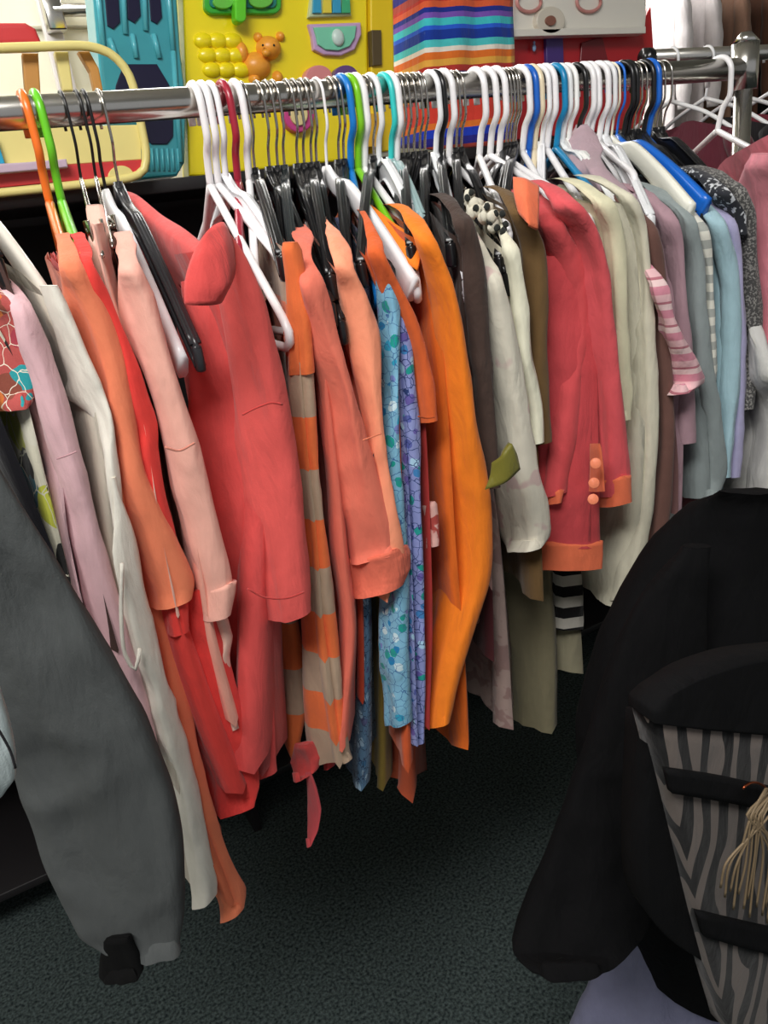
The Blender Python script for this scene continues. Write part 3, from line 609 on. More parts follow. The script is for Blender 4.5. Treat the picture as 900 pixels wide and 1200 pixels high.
simple('greystripe', 'shirt', 'shirt', 'shirt with thin white and grey stripes on its sleeve, below the blue hanger', fab('#b9bcb4', pat=('stripe', 2, .022, [(0, '#a9aca6'), (.5, '#dedcd0')], 0)), 700, [(820, 262), (832, 310), (836, 380), (838, 440), (840, 470)], [(268, 812, 824), (310, 818, 832), (370, 820, 834), (430, 820, 836), (462, 822, 834)])
simple('whitelow', 'tee_shirt', 'shirt', 'pale grey ribbed tee shirt whose hem shows low beside the brown dress', '#b7b9b6', 676, [(790, 330), (800, 450), (806, 560), (800, 640), (775, 690)], th=.03, y0=-.13, y1=-.13)
simple('navy', 'shirt', 'shirt', 'black shirt directly below the wide blue hanger end', '#232428', 712, [(828, 250), (838, 300), (841, 380), (844, 450)], th=.014)
simple('lightblue', 'blouse', 'blouse', 'light aqua blue blouse towards the right end of the rail', '#a5c5cf', 722, [(842, 262), (852, 300), (858, 380), (858, 470), (852, 570)], [(262, 832, 844), (310, 838, 856), (370, 840, 861), (440, 840, 860), (520, 838, 854), (560, 838, 850)])
simple('lavender', 'blouse', 'blouse', 'lavender blouse right of the aqua blue blouse', '#a9a5c6', 730, [(856, 262), (864, 310), (868, 400), (868, 480), (862, 560)], [(262, 848, 858), (310, 856, 866), (400, 858, 869), (480, 856, 868), (560, 848, 862)])
simple('check', 'blouse', 'blouse', 'black and white print blouse with a ruffled shoulder beside the blue hanger', fab('#2b2d33', pat=('spot', 150, '#c9ccd0', .56)), 738, [(850, 228), (864, 250), (870, 290), (874, 380), (872, 480)], [(228, 836, 852), (250, 846, 866), (275, 854, 870)], th=.014)
simple('charcoal', 'sweater', 'sweater', 'charcoal flecked knit sweater next to the pink shirt', fab('#4c4b4a', pat=('spot', 320, '#8a8884', .52)), 748, [(866, 222), (878, 260), (882, 340), (884, 420), (880, 482)], [(225, 858, 870), (262, 866, 878), (340, 866, 884), (420, 862, 884), (480, 860, 876)])
# pink shirt on the separate white hanger
mpp = fab('#dd7f8b')
g = garment('pink', 'shirt', 'shirt', 'rose pink shirt on the isolated white hanger at the right end', mpp, 845, [(930, 150), (950, 220), (952, 330), (948, 450), (940, 600)], th=.05, fold=.01, neck=.13)
sleeve('sleeve', fab('#e08a96'), [(180, 880, 912), (220, 868, 926), (280, 866, 930), (340, 868, 928), (400, 870, 925), (450, 874, 920)], g, y=-.24, seed=3, nrow=26, nseg=32)
simple('pinklong', 'dress', 'dress', 'salmon pink dress whose lower part shows right of the lavender blouse', '#c87a80', 770, [(872, 330), (882, 420), (880, 500), (866, 600)], th=.024, y0=-.15, y1=-.15)
g = simple('whitepants', 'blouse', 'blouse', 'white gathered blouse at the right edge above the black coat', '#c9c8c4', 800, [(905, 420), (930, 470), (925, 540), (915, 620)], [(440, 880, 905), (470, 874, 925), (510, 870, 928), (560, 868, 920), (600, 866, 910)], th=.04, y0=-.24, y1=-.24, sy=-.26)
#@@NEXT
# ------------------------------------------------------------------ rails
bm = bmesh.new(); cyl(bm, (HX(0)-1.0, 0, ZR), (HX(872), 0, ZR), .0155, 40)
e = empty('garment_rack', (HX(872), 0, 0), 'chrome garment rack whose horizontal rail carries all the hangers', 'garment rack')
link('rail', bm, chrome, e)
for xx in (HX(872), HX(0)-1.0):
    bm = bmesh.new(); cyl(bm, (xx, 0, .04), (xx, 0, ZR+.03), .014, 24); link('upright', bm, chrome, e)
    bm = bmesh.new(); cyl(bm, (xx, 0, ZR-.03), (xx, 0, ZR+.035), .021, 24); cyl(bm, (xx, 0, ZR+.035), (xx, 0, ZR+.05), .021, 24, .008); link('connector', bm, chrome, e)
    bm = bmesh.new(); cyl(bm, (xx, -.28, .05), (xx, .28, .05), .013, 20); link('foot', bm, chrome, e)
    for yy in (-.27, .27):
        bm = bmesh.new(); cyl(bm, (xx-.01, yy, .022), (xx+.01, yy, .022), .022, 24); link('wheel', bm, blackp, e)
# hangers -------------------------------------------------------------
def HE(px_, kind, c, key=None, end=None, ey=-.2, what=None, label=None, **k):
    hx = HX(px_)
    if key: p = ENDS[key][0]; tail = 'holding the ' + ENDS[key][1].split(',')[0]
    else: p = at(end[0], end[1], ey); tail = what
    nm = {'tube': 'tubular plastic hanger', 'flat': 'moulded plastic hanger with wire hook', 'flatp': 'flat plastic hanger', 'clear': 'clear plastic hanger', 'wood': 'curved hanger with wire hook', 'clip': 'chrome clip hanger'}[kind]
    cn = k.pop('cn', '')
    lab = label or (cn+' '+nm+' '+tail).strip()
    lab = ' '.join(lab.split()[:16]).replace('\n', ' ')
    return hanger(px_, kind, c, p, lab, **k)
W, K_ = '#f1eff0', '#18181a'
HE(-190, 'tube', W, 'scarf', cn='white'); HE(-150, 'flat', K_, 'whitefloral', cn='black')
HE(-120, 'tube', W, end=(34, 382), what='under the pale pink shirt shoulder at far left', cn='thin white')
HE(-95, 'flat', K_, 'brownknit', cn='black')
HE(-62, 'wood', '#ded8cc', end=(84, 400), what='running into the white sleeveless blouse', cn='thick cream')
HE(30, 'tube', '#f0762a', end=(84, 322), what='holding the coral orange shirt', cn='orange')
HE(45, 'tube', '#6bc92c', end=(97, 308), what='right next to the orange hanger', cn='lime green')
HE(75, 'clip', blackwire, end=(120, 300), what='left of the pair of black wire hooks', hookcol=blackwire)
HE(93, 'clip', blackwire, end=(132, 290), ey=-.16, what='clamping the blush strap top', hookcol=blackwire, cn='double')
HE(101, 'wood', '#eceaec', end=(214, 430), ey=-.2, what='curving out beside the blush pink sweater', hookcol=blackwire, cn='white')
HE(118, 'flat', '#2a2a2d', end=(232, 416), what='curving down left of the coral polo collar', cn='black')
HE(228, 'tube', W, end=(338, 385), what='in front of the coral polo, with a wide looped end', cn='white')
HE(238, 'tube', W, end=(383, 370), what='second behind the coral polo', cn='white')
HE(248, 'clear', '#eeeef0', end=(366, 360), ey=-.17, what='between the white hangers behind the polo collar', cn='milky')
HE(262, 'tube', '#a02638', 'rosetop', cn='dark red')
HE(276, 'tube', W, end=(300, 330), ey=-.13, what='whose frame is tucked just behind the coral polo collar', cn='white')
rest = [(284, 'flat', K_, 'striped'), (302, 'flat', K_, None, (388, 366), 'third of the black hangers left of the white one'), (312, 'flat', K_, 'redblouse'), (320, 'flat', '#252a2c', 'sweat'),
        (336, 'flat', K_, None, (400, 386), 'whose black end points at the sweatshirt shoulder'), (344, 'flat', K_, 'whitepeek'), (353, 'flat', K_, 'peach'), (359, 'flat', K_, 'rustpeek')]
for r in rest: HE(r[0], r[1], r[2], r[3], r[4] if r[3] is None else None, what=r[5] if r[3] is None else None, cn='black')
HE(371, 'wood', W, end=(484, 340), what='with a broad end over the rust orange tee shirt', cn='white', hookcol=plast(W))
HE(386, 'flat', K_, 'lace', cn='black'); HE(392, 'flat', K_, 'bluetop', cn='black')
HE(400, 'tube', '#1878c8', 'bluedress', cn='bright blue')
HE(409, 'tube', '#7cc61f', end=(462, 270), ey=-.14, what='beside the bright blue hook', cn='apple green')
HE(417, 'tube', W, end=(468, 254), ey=-.12, what='beside the apple green hook', cn='white')
HE(428, 'flat', K_, 'rusttee', cn='black'); HE(434, 'clear', '#e9eaec', end=(480, 250), ey=-.12, what='just left of the turquoise hook', cn='milky')
HE(449, 'flatp', '#9db7b8', end=(494, 262), ey=-.13, what='with a turquoise tube hook over its grey neck', cn='grey', hookcol=plast('#35c9c4'))
HE(456, 'tube', W, end=(488, 330), ey=-.2, what='touching the turquoise hook', cn='white')
for px_, key in ((464, 'orange'), (470, 'darkred'), (477, 'burnt'), (484, 'olivehem'), (490, 'pinktop')): HE(px_, 'flat', K_, key, cn='black')
HE(503, 'clear', '#eceef0', end=(548, 338), what='with a curved loop end below the brown cardigan shoulder', cn='clear white')
HE(509, 'flatp', K_, 'brown', cn='black'); HE(519, 'tube', W, end=(582, 240), ey=-.12, what='cut short behind the black hook', cn='white')
HE(528, 'flat', K_, 'coralcami', cn='black'); HE(534, 'flat', K_, end=(596, 330), what='lying over the off-white floral blouse', cn='glossy black')
HE(556, 'tube', W, 'olive', cn='white'); HE(569, 'tube', W, end=(640, 225), ey=-.12, what='second of the three white hooks left of coral jacket', cn='white')
HE(580, 'tube', W, end=(648, 222), ey=-.12, what='third of the three white hooks left of coral jacket', cn='white')
for px_, key in ((588, 'maroonflower'), (592, 'mauveskirt'), (596, 'whiteflorals'), (599, 'creamjkt')): HE(px_, 'flat', K_, key, cn='black')
HE(608, 'tube', W, 'coraljacket', cn='white'); HE(616, 'tube', '#1f62c0', 'longcream', cn='cobalt blue'); HE(622, 'tube', '#e9d9b8', 'longivory', cn='cream')
HE(631, 'clear', '#f0f0f2', 'bwstripe', cn=''); HE(638, 'tube', W, 'cream1', cn='white'); HE(649, 'tube', '#1583b5', 'cream2', cn='teal blue')
HE(656, 'clear', '#e6e8e8', 'cream3', cn='curvy'); HE(663, 'clear', '#f3f3f0', 'brown2', cn='frosted'); HE(674, 'flatp', K_, 'pinkpuff', cn='black')
HE(683, 'tube', W, 'mauve', cn='white'); HE(689, 'tube', W, 'greyknit', cn='white'); HE(700, 'tube', W, end=(744, 205), ey=-.14, what='with its arm crossing above the mauve cardigan', cn='white')
HE(708, 'clear', '#e5e6e8', end=(762, 262), what='with a clear curved end over the mauve cardigan', cn='transparent')
HE(715, 'wood', '#efeee2', end=(808, 252), what='with a broad rounded end over the slate grey sweater', cn='ivory', hookcol=plast('#efe6cf'))
HE(721, 'wood', '#1668cc', end=(826, 246), what='with a broad flat end, topmost at right', cn='bright blue', hookcol=plast('#1668cc'))
HE(729, 'flatp', K_, 'greystripe', cn='black'); HE(734, 'flatp', K_, 'navy', cn='black'); HE(741, 'flat', K_, 'whitelow', cn='black'); HE(747, 'flat', K_, 'lightblue', cn='black')
HE(753, 'flatp', K_, 'lavender', cn='black'); HE(759, 'tube', '#1c63c4', 'check', cn='royal blue'); HE(768, 'flat', K_, 'charcoal', cn='black'); HE(776, 'flat', K_, 'pinklong', cn='black')
HE(843, 'tube', W, end=(894, 182), ey=-.16, what='standing alone near the right end of the rail', cn='white')
#@@BACK
# ------------------------------------------------------------------ shelf with toys behind the rail
YS = .62
zs = at(160, 213, YS).z
xa, xb = at(-260, 235, YS).x-.9, at(775, 150, YS).x
e = empty('display_shelf', ((xa+xb)/2, YS, 0), 'black shelving unit behind the clothes rack, toys standing on top', 'shelf')
dk = plain('shelf_black', '#1d1a1c', .55)
bm = bmesh.new(); box(bm, ((xa+xb)/2, YS+.25, zs-.012), (xb-xa, .5, .024), .003); link('shelf_board', bm, dk, e)
bm = bmesh.new(); box(bm, ((xa+xb)/2, YS+.47, zs/2), (xb-xa, .02, zs-.03), .002); link('back_panel', bm, dk, e)
for xx in (xa+.01, (xa+xb)/2, xb-.01):
    bm = bmesh.new(); box(bm, (xx, YS+.24, zs/2-.012), (.02, .46, zs-.026), .002); link('side_panel', bm, dk, e)
for zz in (.12, .55, .98):
    bm = bmesh.new(); box(bm, ((xa+xb)/2, YS+.25, zz), (xb-xa-.02, .42, .02), .002); link('shelf_board', bm, dk, e)
def slab(name, pts, y, th, mat, parent, bev=.004):
    """an outline (pixels, at distance y) made into a solid board of thickness th going back"""
    bm = bmesh.new(); P = [at(a, b_, y) for a, b_ in pts]
    f1 = [bm.verts.new(p) for p in P]; f2 = [bm.verts.new(p+Vector((0, th, 0))) for p in P]; n = len(P)
    bm.faces.new(f1); bm.faces.new(list(reversed(f2)))
    for k in range(n): bm.faces.new((f1[k], f2[k], f2[(k+1) % n], f1[(k+1) % n]))
    bmesh.ops.recalc_face_normals(bm, faces=bm.faces)
    if bev:
        es = [ed for ed in bm.edges if all(v in f1 for v in ed.verts)]
        bmesh.ops.bevel(bm, geom=es, offset=bev, segments=3, affect='EDGES', profile=.6)
    return link(name, bm, mat, parent, smooth=False)
def rrect(x0, y0, x1, y1, r, n=5, tl=True, tr=True, bl=True, br=True):
    out = []
    for cx, cy, a0, on in ((x1-r, y0+r, -90, tr), (x1-r, y1-r, 0, br), (x0+r, y1-r, 90, bl), (x0+r, y0+r, 180, tl)):
        if not on: out.append((cx+(r if a0 in (-90, 0) else -r), cy+(r if a0 in (0, 90) else -r))); continue
        for k in range(n+1):
            a = math.radians(a0+90*k/n); out.append((cx+r*math.cos(a), cy+r*math.sin(a)))
    return out
def oval(cx, cy, rx, ry, n=24, a0=0, a1=360): return [(cx+rx*math.cos(math.radians(a0+(a1-a0)*k/n)), cy+ry*math.sin(math.radians(a0+(a1-a0)*k/n))) for k in range(n+(0 if a1-a0 == 360 else 1))]
YT = .74
# yellow plastic play panel
yel = plain('yellow_plastic', '#f7e11a', .3, coat=.3)
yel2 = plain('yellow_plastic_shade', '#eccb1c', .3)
e = empty('activity_panel', at(330, 200, YT), 'large bright yellow plastic play panel with a moulded bear', 'toy')
slab('panel', [(213, -60), (430, -70), (432, 178), (420, 186), (240, 206), (222, 206)], YT, .05, yel, e, .006)
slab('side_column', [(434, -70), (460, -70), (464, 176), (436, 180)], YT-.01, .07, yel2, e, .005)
slab('latch', [(436, 35), (447, 35), (448, 76), (437, 77)], YT-.018, .02, plain('dark_slot', '#57482c', .5), e, .002)
slab('window_rim', rrect(240, -40, 330, 16, 10), YT-.014, .02, plast('#3fae3a', rough=.3), e, .004)
slab('window_scene', rrect(246, -36, 324, 9, 6), YT-.018, .01, plast('#237f74', rough=.3), e, .001)
slab('palm_leaf', oval(262, 2, 12, 8), YT-.024, .01, plast('#6cc24a'), e, .002); slab('palm_leaf', oval(306, 0, 14, 9), YT-.024, .01, plast('#6cc24a'), e, .002)
slab('handle', rrect(276, -20, 289, 26, 6), YT-.04, .024, plast('#63cf2e'), e, .004)
bm = bmesh.new()
def blob(bm, px, py, y, rx, ry, rz):
    c = at(px, py, y); r = bmesh.ops.create_icosphere(bm, subdivisions=3, radius=1)
    bmesh.ops.scale(bm, vec=(rx, ry, rz), verts=r['verts']); bmesh.ops.translate(bm, vec=c, verts=r['verts'])
blob(bm, 314, 57, YT, .026, .03, .022); blob(bm, 302, 44, YT, .009, .012, .009); blob(bm, 328, 43, YT, .009, .012, .009)
blob(bm, 300, 78, YT+.005, .03, .028, .026); blob(bm, 282, 62, YT+.005, .014, .02, .02); blob(bm, 324, 92, YT+.005, .012, .02, .014); blob(bm, 297, 94, YT+.005, .013, .02, .012)
blob(bm, 312, 62, YT-.028, .009, .008, .007)
link('bear', bm, plast('#f3a43a', rough=.35), e)
bm = bmesh.new()
for x_, y_ in ((308, 53), (321, 53), (313, 60)): blob(bm, x_, y_, YT-.03, .0022, .003, .0022)
link('bear_face', bm, blackp, e)
bm = bmesh.new()
for k in range(9): blob(bm, 238+k%3*17+(k//3)*5, 48+(k//3)*17, YT, .02, .012, .014)
link('moulded_bush', bm, yel, e)
slab('aquarium_rim', [(366, -10), (408, -10), (412, 18), (362, 20)], YT-.012, .02, plast('#c8d3a8'), e, .003)
for x_, cc in ((368, '#3aa0c8'), (380, '#e6d24a'), (391, '#3a9ec6'), (402, '#44b07a')): slab('bar', [(x_, -8), (x_+8, -8), (x_+9, 15), (x_-1, 15)], YT-.018, .01, plast(cc), e, .001)
slab('bowl_rim', [(362, 28), (423, 26), (424, 40), (416, 58), (400, 65), (380, 64), (368, 58), (366, 42)], YT-.012, .02, plast('#cba6cf'), e, .004)
slab('bowl', [(368, 32), (418, 30), (416, 44), (410, 54), (397, 59), (382, 58), (373, 52), (371, 42)], YT-.018, .012, plast('#7fd2b0'), e, .002)
bm = bmesh.new(); blob(bm, 396, 44, YT-.02, .014, .008, .016); link('bowl_figure', bm, plast('#cfe3dc'), e)
slab('knob', oval(374, 90, 16, 14), YT-.02, .03, plast('#e08f8f'), e, .004)
slab('knob', oval(406, 88, 14, 12), YT-.02, .03, plast('#6a4a86'), e, .004)
slab('dial', oval(351, 134, 18, 21), YT-.02, .03, plast('#c9458a'), e, .004); slab('dial_face', oval(351, 134, 10, 13), YT-.026, .01, plast('#e7d49a'), e, .002)
slab('print', rrect(432-12, 133, 448, 172, 2), YT-.03, .02, plain('orange_mark', '#e8b031', .4), e, .001)
# teal plastic toy with dark windows
teal = plain('teal_plastic', '#3d9aa6', .28, coat=.3, noise_amt=.15)
navy_ = plain('window_dark', '#181534', .3)
e = empty('toy_playset', at(170, 210, YT), 'teal ribbed plastic play set with dark navy openings', 'toy')
slab('body', [(104, -60), (204, -60), (212, 60), (219, 120), (217, 190), (208, 206), (168, 210), (140, 200), (120, 120), (112, 30)], YT-.03, .08, teal, e, .008)
for q in ([(119, -50), (136, -50), (141, 26), (133, 34), (126, 30)], [(148, -50), (160, -50), (165, 18), (158, 27), (150, 22)], [(172, -50), (184, -50), (190, 20), (184, 28), (177, 24)]):
    slab('window_opening', q, YT-.034, .01, navy_, e, .0015)
slab('window_opening', [(145, 75), (184, 75), (199, 100), (203, 128), (132, 132), (136, 100)], YT-.034, .01, navy_, e, .002)
slab('window_opening', [(166, 140), (203, 138), (203, 160), (196, 169), (178, 169), (168, 160)], YT-.034, .01, navy_, e, .002)
bm = bmesh.new()
for a, b_ in (((111, -50), (122, 62)), ((142, -50), (147, 40)), ((167, -50), (171, 36)), ((194, -50), (203, 60)), ((203, 60), (212, 190)), ((128, 45), (138, 70)), ((155, 40), (160, 68)), ((180, 40), (187, 68))):
    tube(bm, [at(*a, YT-.032), at(*b_, YT-.032)], .005, 10)
for k in range(7): tube(bm, [at(172+k*6, 174, YT-.032), at(174+k*6, 200, YT-.032)], .0025, 8)
link('rib', bm, plain('teal_plastic_light', '#58b6c4', .25), e)
# cream and red play cart
crm = plain('cream_plastic', '#efe08f', .35); redp = plain('red_plastic', '#cf3b3e', .35); tan = plain('tan_wood', '#c98f45', .5)
YC = .58
e = empty('toy_cart', at(60, 216, YC+.04), 'cream and red toy kitchen cart with a rounded frame at the left', 'toy')
bm = bmesh.new(); tube(bm, [at(x_, y_, YC) for x_, y_ in ((-120, 62), (-40, 58), (40, 55), (100, 54), (128, 62), (148, 82), (158, 108), (166, 150), (171, 178), (168, 200), (150, 209), (60, 220), (-100, 236))], .0072, 12, 60); link('frame', bm, crm, e)
slab('panel', [(-100, 152), (165, 146), (166, 187), (-100, 205)], YC+.004, .02, crm, e, .002)
slab('stripe', [(-100, 205), (166, 187), (165, 206), (60, 214), (-100, 230)], YC+.003, .02, redp, e, .002)
slab('sun_emblem', oval(142, 207, 15, 13, 18, 180, 360), YC-.003, .01, crm, e, .001)
slab('roof', [(-100, 26), (30, 26), (42, 33), (50, 52), (-100, 56)], YC+.05, .06, redp, e, .008)
for q, m_ in (([(26, 62), (45, 62), (48, 112), (30, 112)], tan), ([(64, 60), (80, 60), (86, 106), (74, 106)], crm), ([(92, 60), (105, 60), (116, 80), (121, 106), (111, 106), (106, 84)], tan), ([(-30, 62), (-12, 62), (-12, 112), (-30, 112)], tan)):
    slab('post', q, YC+.02, .02, m_, e, .003)
slab('ledge', [(-100, 197), (30, 190), (78, 186), (80, 196), (-100, 212)], YC-.02, .03, plain('lilac_plastic', '#cdb6c8', .4), e, .003)
slab('tray', [(-100, 160), (-4, 160), (6, 192), (-100, 200)], YC-.01, .02, plast('#2ba8cf'), e, .002)
# striped woven blanket
ser = [(0, '#b4483c'), (.045, '#2b2a86'), (.1, '#2340c0'), (.16, '#e8792f'), (.2, '#e04537'), (.34, '#c9353c'), (.37, '#f0a13a'), (.41, '#f2ead8'), (.44, '#2449c4'), (.49, '#3a2a6a'), (.53, '#c23b35'), (.57, '#efb04a'), (.61, '#e8762d'), (.66, '#f1e9da'), (.69, '#4fc7c9'), (.735, '#1b3b9b'), (.80, '#2b60d8'), (.825, '#43c6cc'), (.875, '#7a54b5'), (.91, '#22318e'), (.94, '#e0623a'), (.98, '#c93a2e')]
YB = .69
zt, zb = at(550, 0, YB).z, at(550, 178, YB).z
msr = fabric('woven_blanket', '#e0623a', pat=('stripe', 2, (zt-zb), ser, 0), weave=300)
def bl(px, py, dy=0): return at(px, py, YB+dy)
e = empty('striped_blanket', bl(530, 178), 'multicoloured striped woven blanket draped over the shelf between the yellow panel and red house', 'blanket')
bm = bmesh.new()
rows_ = []
for i in range(26):
    r_ = []
    for j in range(22):
        u = j/21; v = i/25
        if u < .25: p = at(462+(502-462)*u/.25, -40+v*214, YB+.16*(1-u/.25))
        else: p = at(502+(600-502)*(u-.25)/.75, -40+v*(216-8*(u-.25)), YB)
        p.y += .006*math.sin(u*20+v*3)+.004*math.sin(v*9)
        r_.append(p)
    rows_.append(r_)
sheet(bm, rows_, .012)
o = link('cloth', bm, msr, e)
# shift the stripe phase so that z is measured from the lower edge
for v in o.data.vertices: pass
mt = msr.node_tree
for n_ in mt.nodes:
    if n_.type == 'MATH' and n_.operation == 'MULTIPLY_ADD': n_.inputs[2].default_value = 10.0
# ---- red and white dollhouse
e = empty('dollhouse', at(680, 150, YT), 'red and white plastic dollhouse standing at the right end of the shelf', 'toy')
redh = plain('house_red', '#b81f28', .35); whp = plain('house_white', '#e7e3d8', .4)
slab('wall', [(601, 38), (752, 34), (760, 75), (748, 150), (604, 164)], YT, .2, redh, e, .004)
slab('side_wall', [(752, 28), (763, 8), (767, 72), (752, 150)], YT+.02, .2, plain('house_red_side', '#c5262c', .35), e, .003)
slab('roof', [(600, -40), (748, -40), (758, 14), (756, 38), (602, 40)], YT-.03, .24, whp, e, .005)
slab('roof_ledge', [(600, 34), (757, 31), (757, 39), (600, 43)], YT-.045, .03, whp, e, .002)
slab('door', [(640, 42), (660, 42), (661, 76), (641, 76)], YT-.01, .02, plast('#47307a'), e, .002)
slab('door', [(682, 50), (706, 42), (714, 76), (680, 76)], YT-.006, .02, plast('#7d1a24'), e, .002)
for x_ in (620, 690): bm = bmesh.new(); tube(bm, [at(x_+14*math.cos(a), 2+12*math.sin(a), YT-.035) for a in [2*PI*k/20 for k in range(21)]], .004, 8); link('round_window', bm, plast('#c98a83'), e)
slab('round_vent', oval(646, 24, 17, 17), YT-.045, .02, plast('#d8d0c0'), e, .004); slab('round_vent', oval(646, 24, 6, 6), YT-.05, .01, plast('#8a5a4a'), e, .001)
bm = bmesh.new(); blob(bm, 626, 56, YT-.01, .005, .004, .008); blob(bm, 626, 50, YT-.01, .003, .003, .004); link('doll_emblem', bm, plast('#8fb2d8'), e)
# chrome shelf bracket and slotted post on the back wall
YW = 1.7
e = empty('wall_bracket', at(62, 60, YW), 'slotted grey wall standard with a chrome bar at the top left', 'wall bracket')
bm = bmesh.new(); box(bm, (at(60, 30, YW).x, YW, 1.5), (.05, .03, 2.4), .003); link('standard', bm, plain('standard_grey', '#cfc9c6', .4), e)
bm = bmesh.new(); a = at(62, 12, YW-.05); b_ = at(128, 15, YW-.05); cyl(bm, a, (b_.x+.5, b_.y, a.z), .016, 20); link('bar', bm, chrome, e)
bm = bmesh.new(); box(bm, (a.x, YW-.03, a.z), (.05, .07, .1), .006); link('bracket', bm, chrome, e)
e = empty('partition_board', (at(60, 60, YW+.05).x, YW+.05, 0), 'cream slatted display board behind the toys at the top left', 'display board')
bm = bmesh.new(); x0, x1 = at(-300, 60, YW).x, at(230, 60, YW).x; box(bm, ((x0+x1)/2, YW+.06, 1.35), (x1-x0, .04, 2.7), .004)
link('board', bm, plain('board_cream', '#e9e6cf', .7), e)
for k in range(14):
    bm = bmesh.new(); box(bm, ((x0+x1)/2, YW+.035, .3+k*.17), (x1-x0, .012, .01), .002); link('slat_groove', bm, plain('groove', '#bdb8a2', .7), e) if k < 14 else None
# ---- second rack behind on the right, with its clothes
YR = .42
pa = at(757, 68, YR); ZR2 = pa.z
e = empty('garment_rack', (pa.x, YR, 0), 'second chrome garment rack behind, its bright rail starting above the blue hanger hook', 'garment rack')
bm = bmesh.new(); cyl(bm, (pa.x, YR, ZR2), (pa.x+2.2, YR, ZR2), .0155, 32); link('rail', bm, chrome, e)
bm = bmesh.new(); cyl(bm, (pa.x-.006, YR, ZR2), (pa.x+.012, YR, ZR2), .019, 24); link('end_cap', bm, blackp, e)
bm = bmesh.new(); cyl(bm, (pa.x+.03, YR, .03), (pa.x+.03, YR, ZR2), .014, 24); link('upright', bm, chrome, e)
bm = bmesh.new(); cyl(bm, (pa.x+2.1, YR, .03), (pa.x+2.1, YR, ZR2), .014, 24); link('upright', bm, chrome, e)
def bgshirt(x, y, zr, c, label, L_=.7, name='shirt', grp='clothes on the rack behind', lean=0.02, hang=True, m=None, hc='#e8e8ea', sl=True):
    m = m or fab(c)
    e = empty(name, (x, y, zr-.12), label, name.replace('_', ' '), grp)
    Wp = [(x-lean, y-.2, zr-.165), (x-lean, y-.205, zr-.25), (x-lean, y-.2, zr-.45), (x-lean-.005, y-.21, zr-.12-L_)]
    body('body', m, x, [], e, W=Wp, yc=y, zr=zr, th=.03, fold=.008, seed=x*13) 
    if sl:
        bm = bmesh.new(); tube(bm, [(x-lean-.006, y-.185, zr-.17), (x-lean-.014, y-.228, zr-.24), (x-lean-.02, y-.245, zr-.36), (x-lean-.02, y-.25, zr-.5), (x-lean-.02, y-.25, zr-.62)], lambda u: .022+.012*math.sin(u*3)+.002*math.sin(u*31), 14, 26)
        link('sleeve', bm, m, e)
    if hang: bghang(x, y, zr, lean, hc, label)
def bghang(x, y, zr, lean, hc, label):
    h = empty('clothes_hanger', (x, y, zr-.085), 'hanger under the '+' '.join(label.split()[:12]), 'clothes hanger', 'hangers on the racks behind')
    m = plast(hc, rough=.3)
    bm = bmesh.new(); P = [Vector((p.x, p.y+y, p.z-ZR+zr)) for p in hook_pts(x, .0195, .085)]; tube(bm, P, .003, 8, 26); link('hook', bm, m, h)
    bm = bmesh.new()
    for s_ in (-1, 1): tube(bm, [(x, y, zr-.085), (x+s_*lean*.5, y+s_*.1, zr-.12), (x+s_*lean, y+s_*.185, zr-.165)], .0045, 8, 14)
    link('frame', bm, m, h)
bcols = [('#5a2430', 'dark maroon blouse, first on the second rack behind'), ('#1d1a1d', 'black shirt, second on the rack behind'), ('#7a2c3a', 'wine red shirt, third on the rack behind'), ('#3a1c28', 'deep plum shirt, fourth on the rack behind'), ('#a8505c', 'brick rose shirt, fifth on the rack behind'), ('#201d20', 'black blouse at the right edge of the rack behind'), ('#c0606e', 'rose shirt at the right edge of the rack behind'), ('#6e2a38', 'burgundy shirt furthest along the rack behind')]
for k, (c_, l_) in enumerate(bcols): bgshirt(pa.x+.075+k*.11, YR, ZR2, c_, l_)
# far clothes wall on the right
YF = 1.75; zf = at(830, -60, YF).z
e = empty('wall_rail', (at(760, 0, YF).x, YF, zf), 'chrome rail far behind on the right with bags and coats', 'clothes rail')
xs0 = at(735, 0, YF).x
bm = bmesh.new(); cyl(bm, (xs0, YF, zf), (xs0+2.0, YF, zf), .014, 20); link('rail', bm, chrome, e)
for k in range(2): bm = bmesh.new(); cyl(bm, (xs0+.1+1.7*k, YF, .0), (xs0+.1+1.7*k, YF, zf), .014, 16); link('upright', bm, chrome, e)
for k, (c_, l_) in enumerate([('#e9e2e2', 'white shirt far behind above the second rack'), ('#d8d0cf', 'pale grey shirt far behind above the second rack'), ('#8a6a58', 'tan brown jacket far behind at top right'), ('#5f4032', 'chestnut brown jacket far behind at top right'), ('#2a2726', 'black coat far behind at top right'), ('#4a3c36', 'dark brown coat far behind at top right'), ('#cfc6b8', 'beige coat far behind at the top right corner'), ('#1f1d20', 'black jacket far behind at the right edge')]):
    bgshirt(xs0+.12+k*.17, YF, zf, c_, l_, L_=.85, name='coat' if k > 1 else 'shirt', grp='clothes far behind', lean=.05)
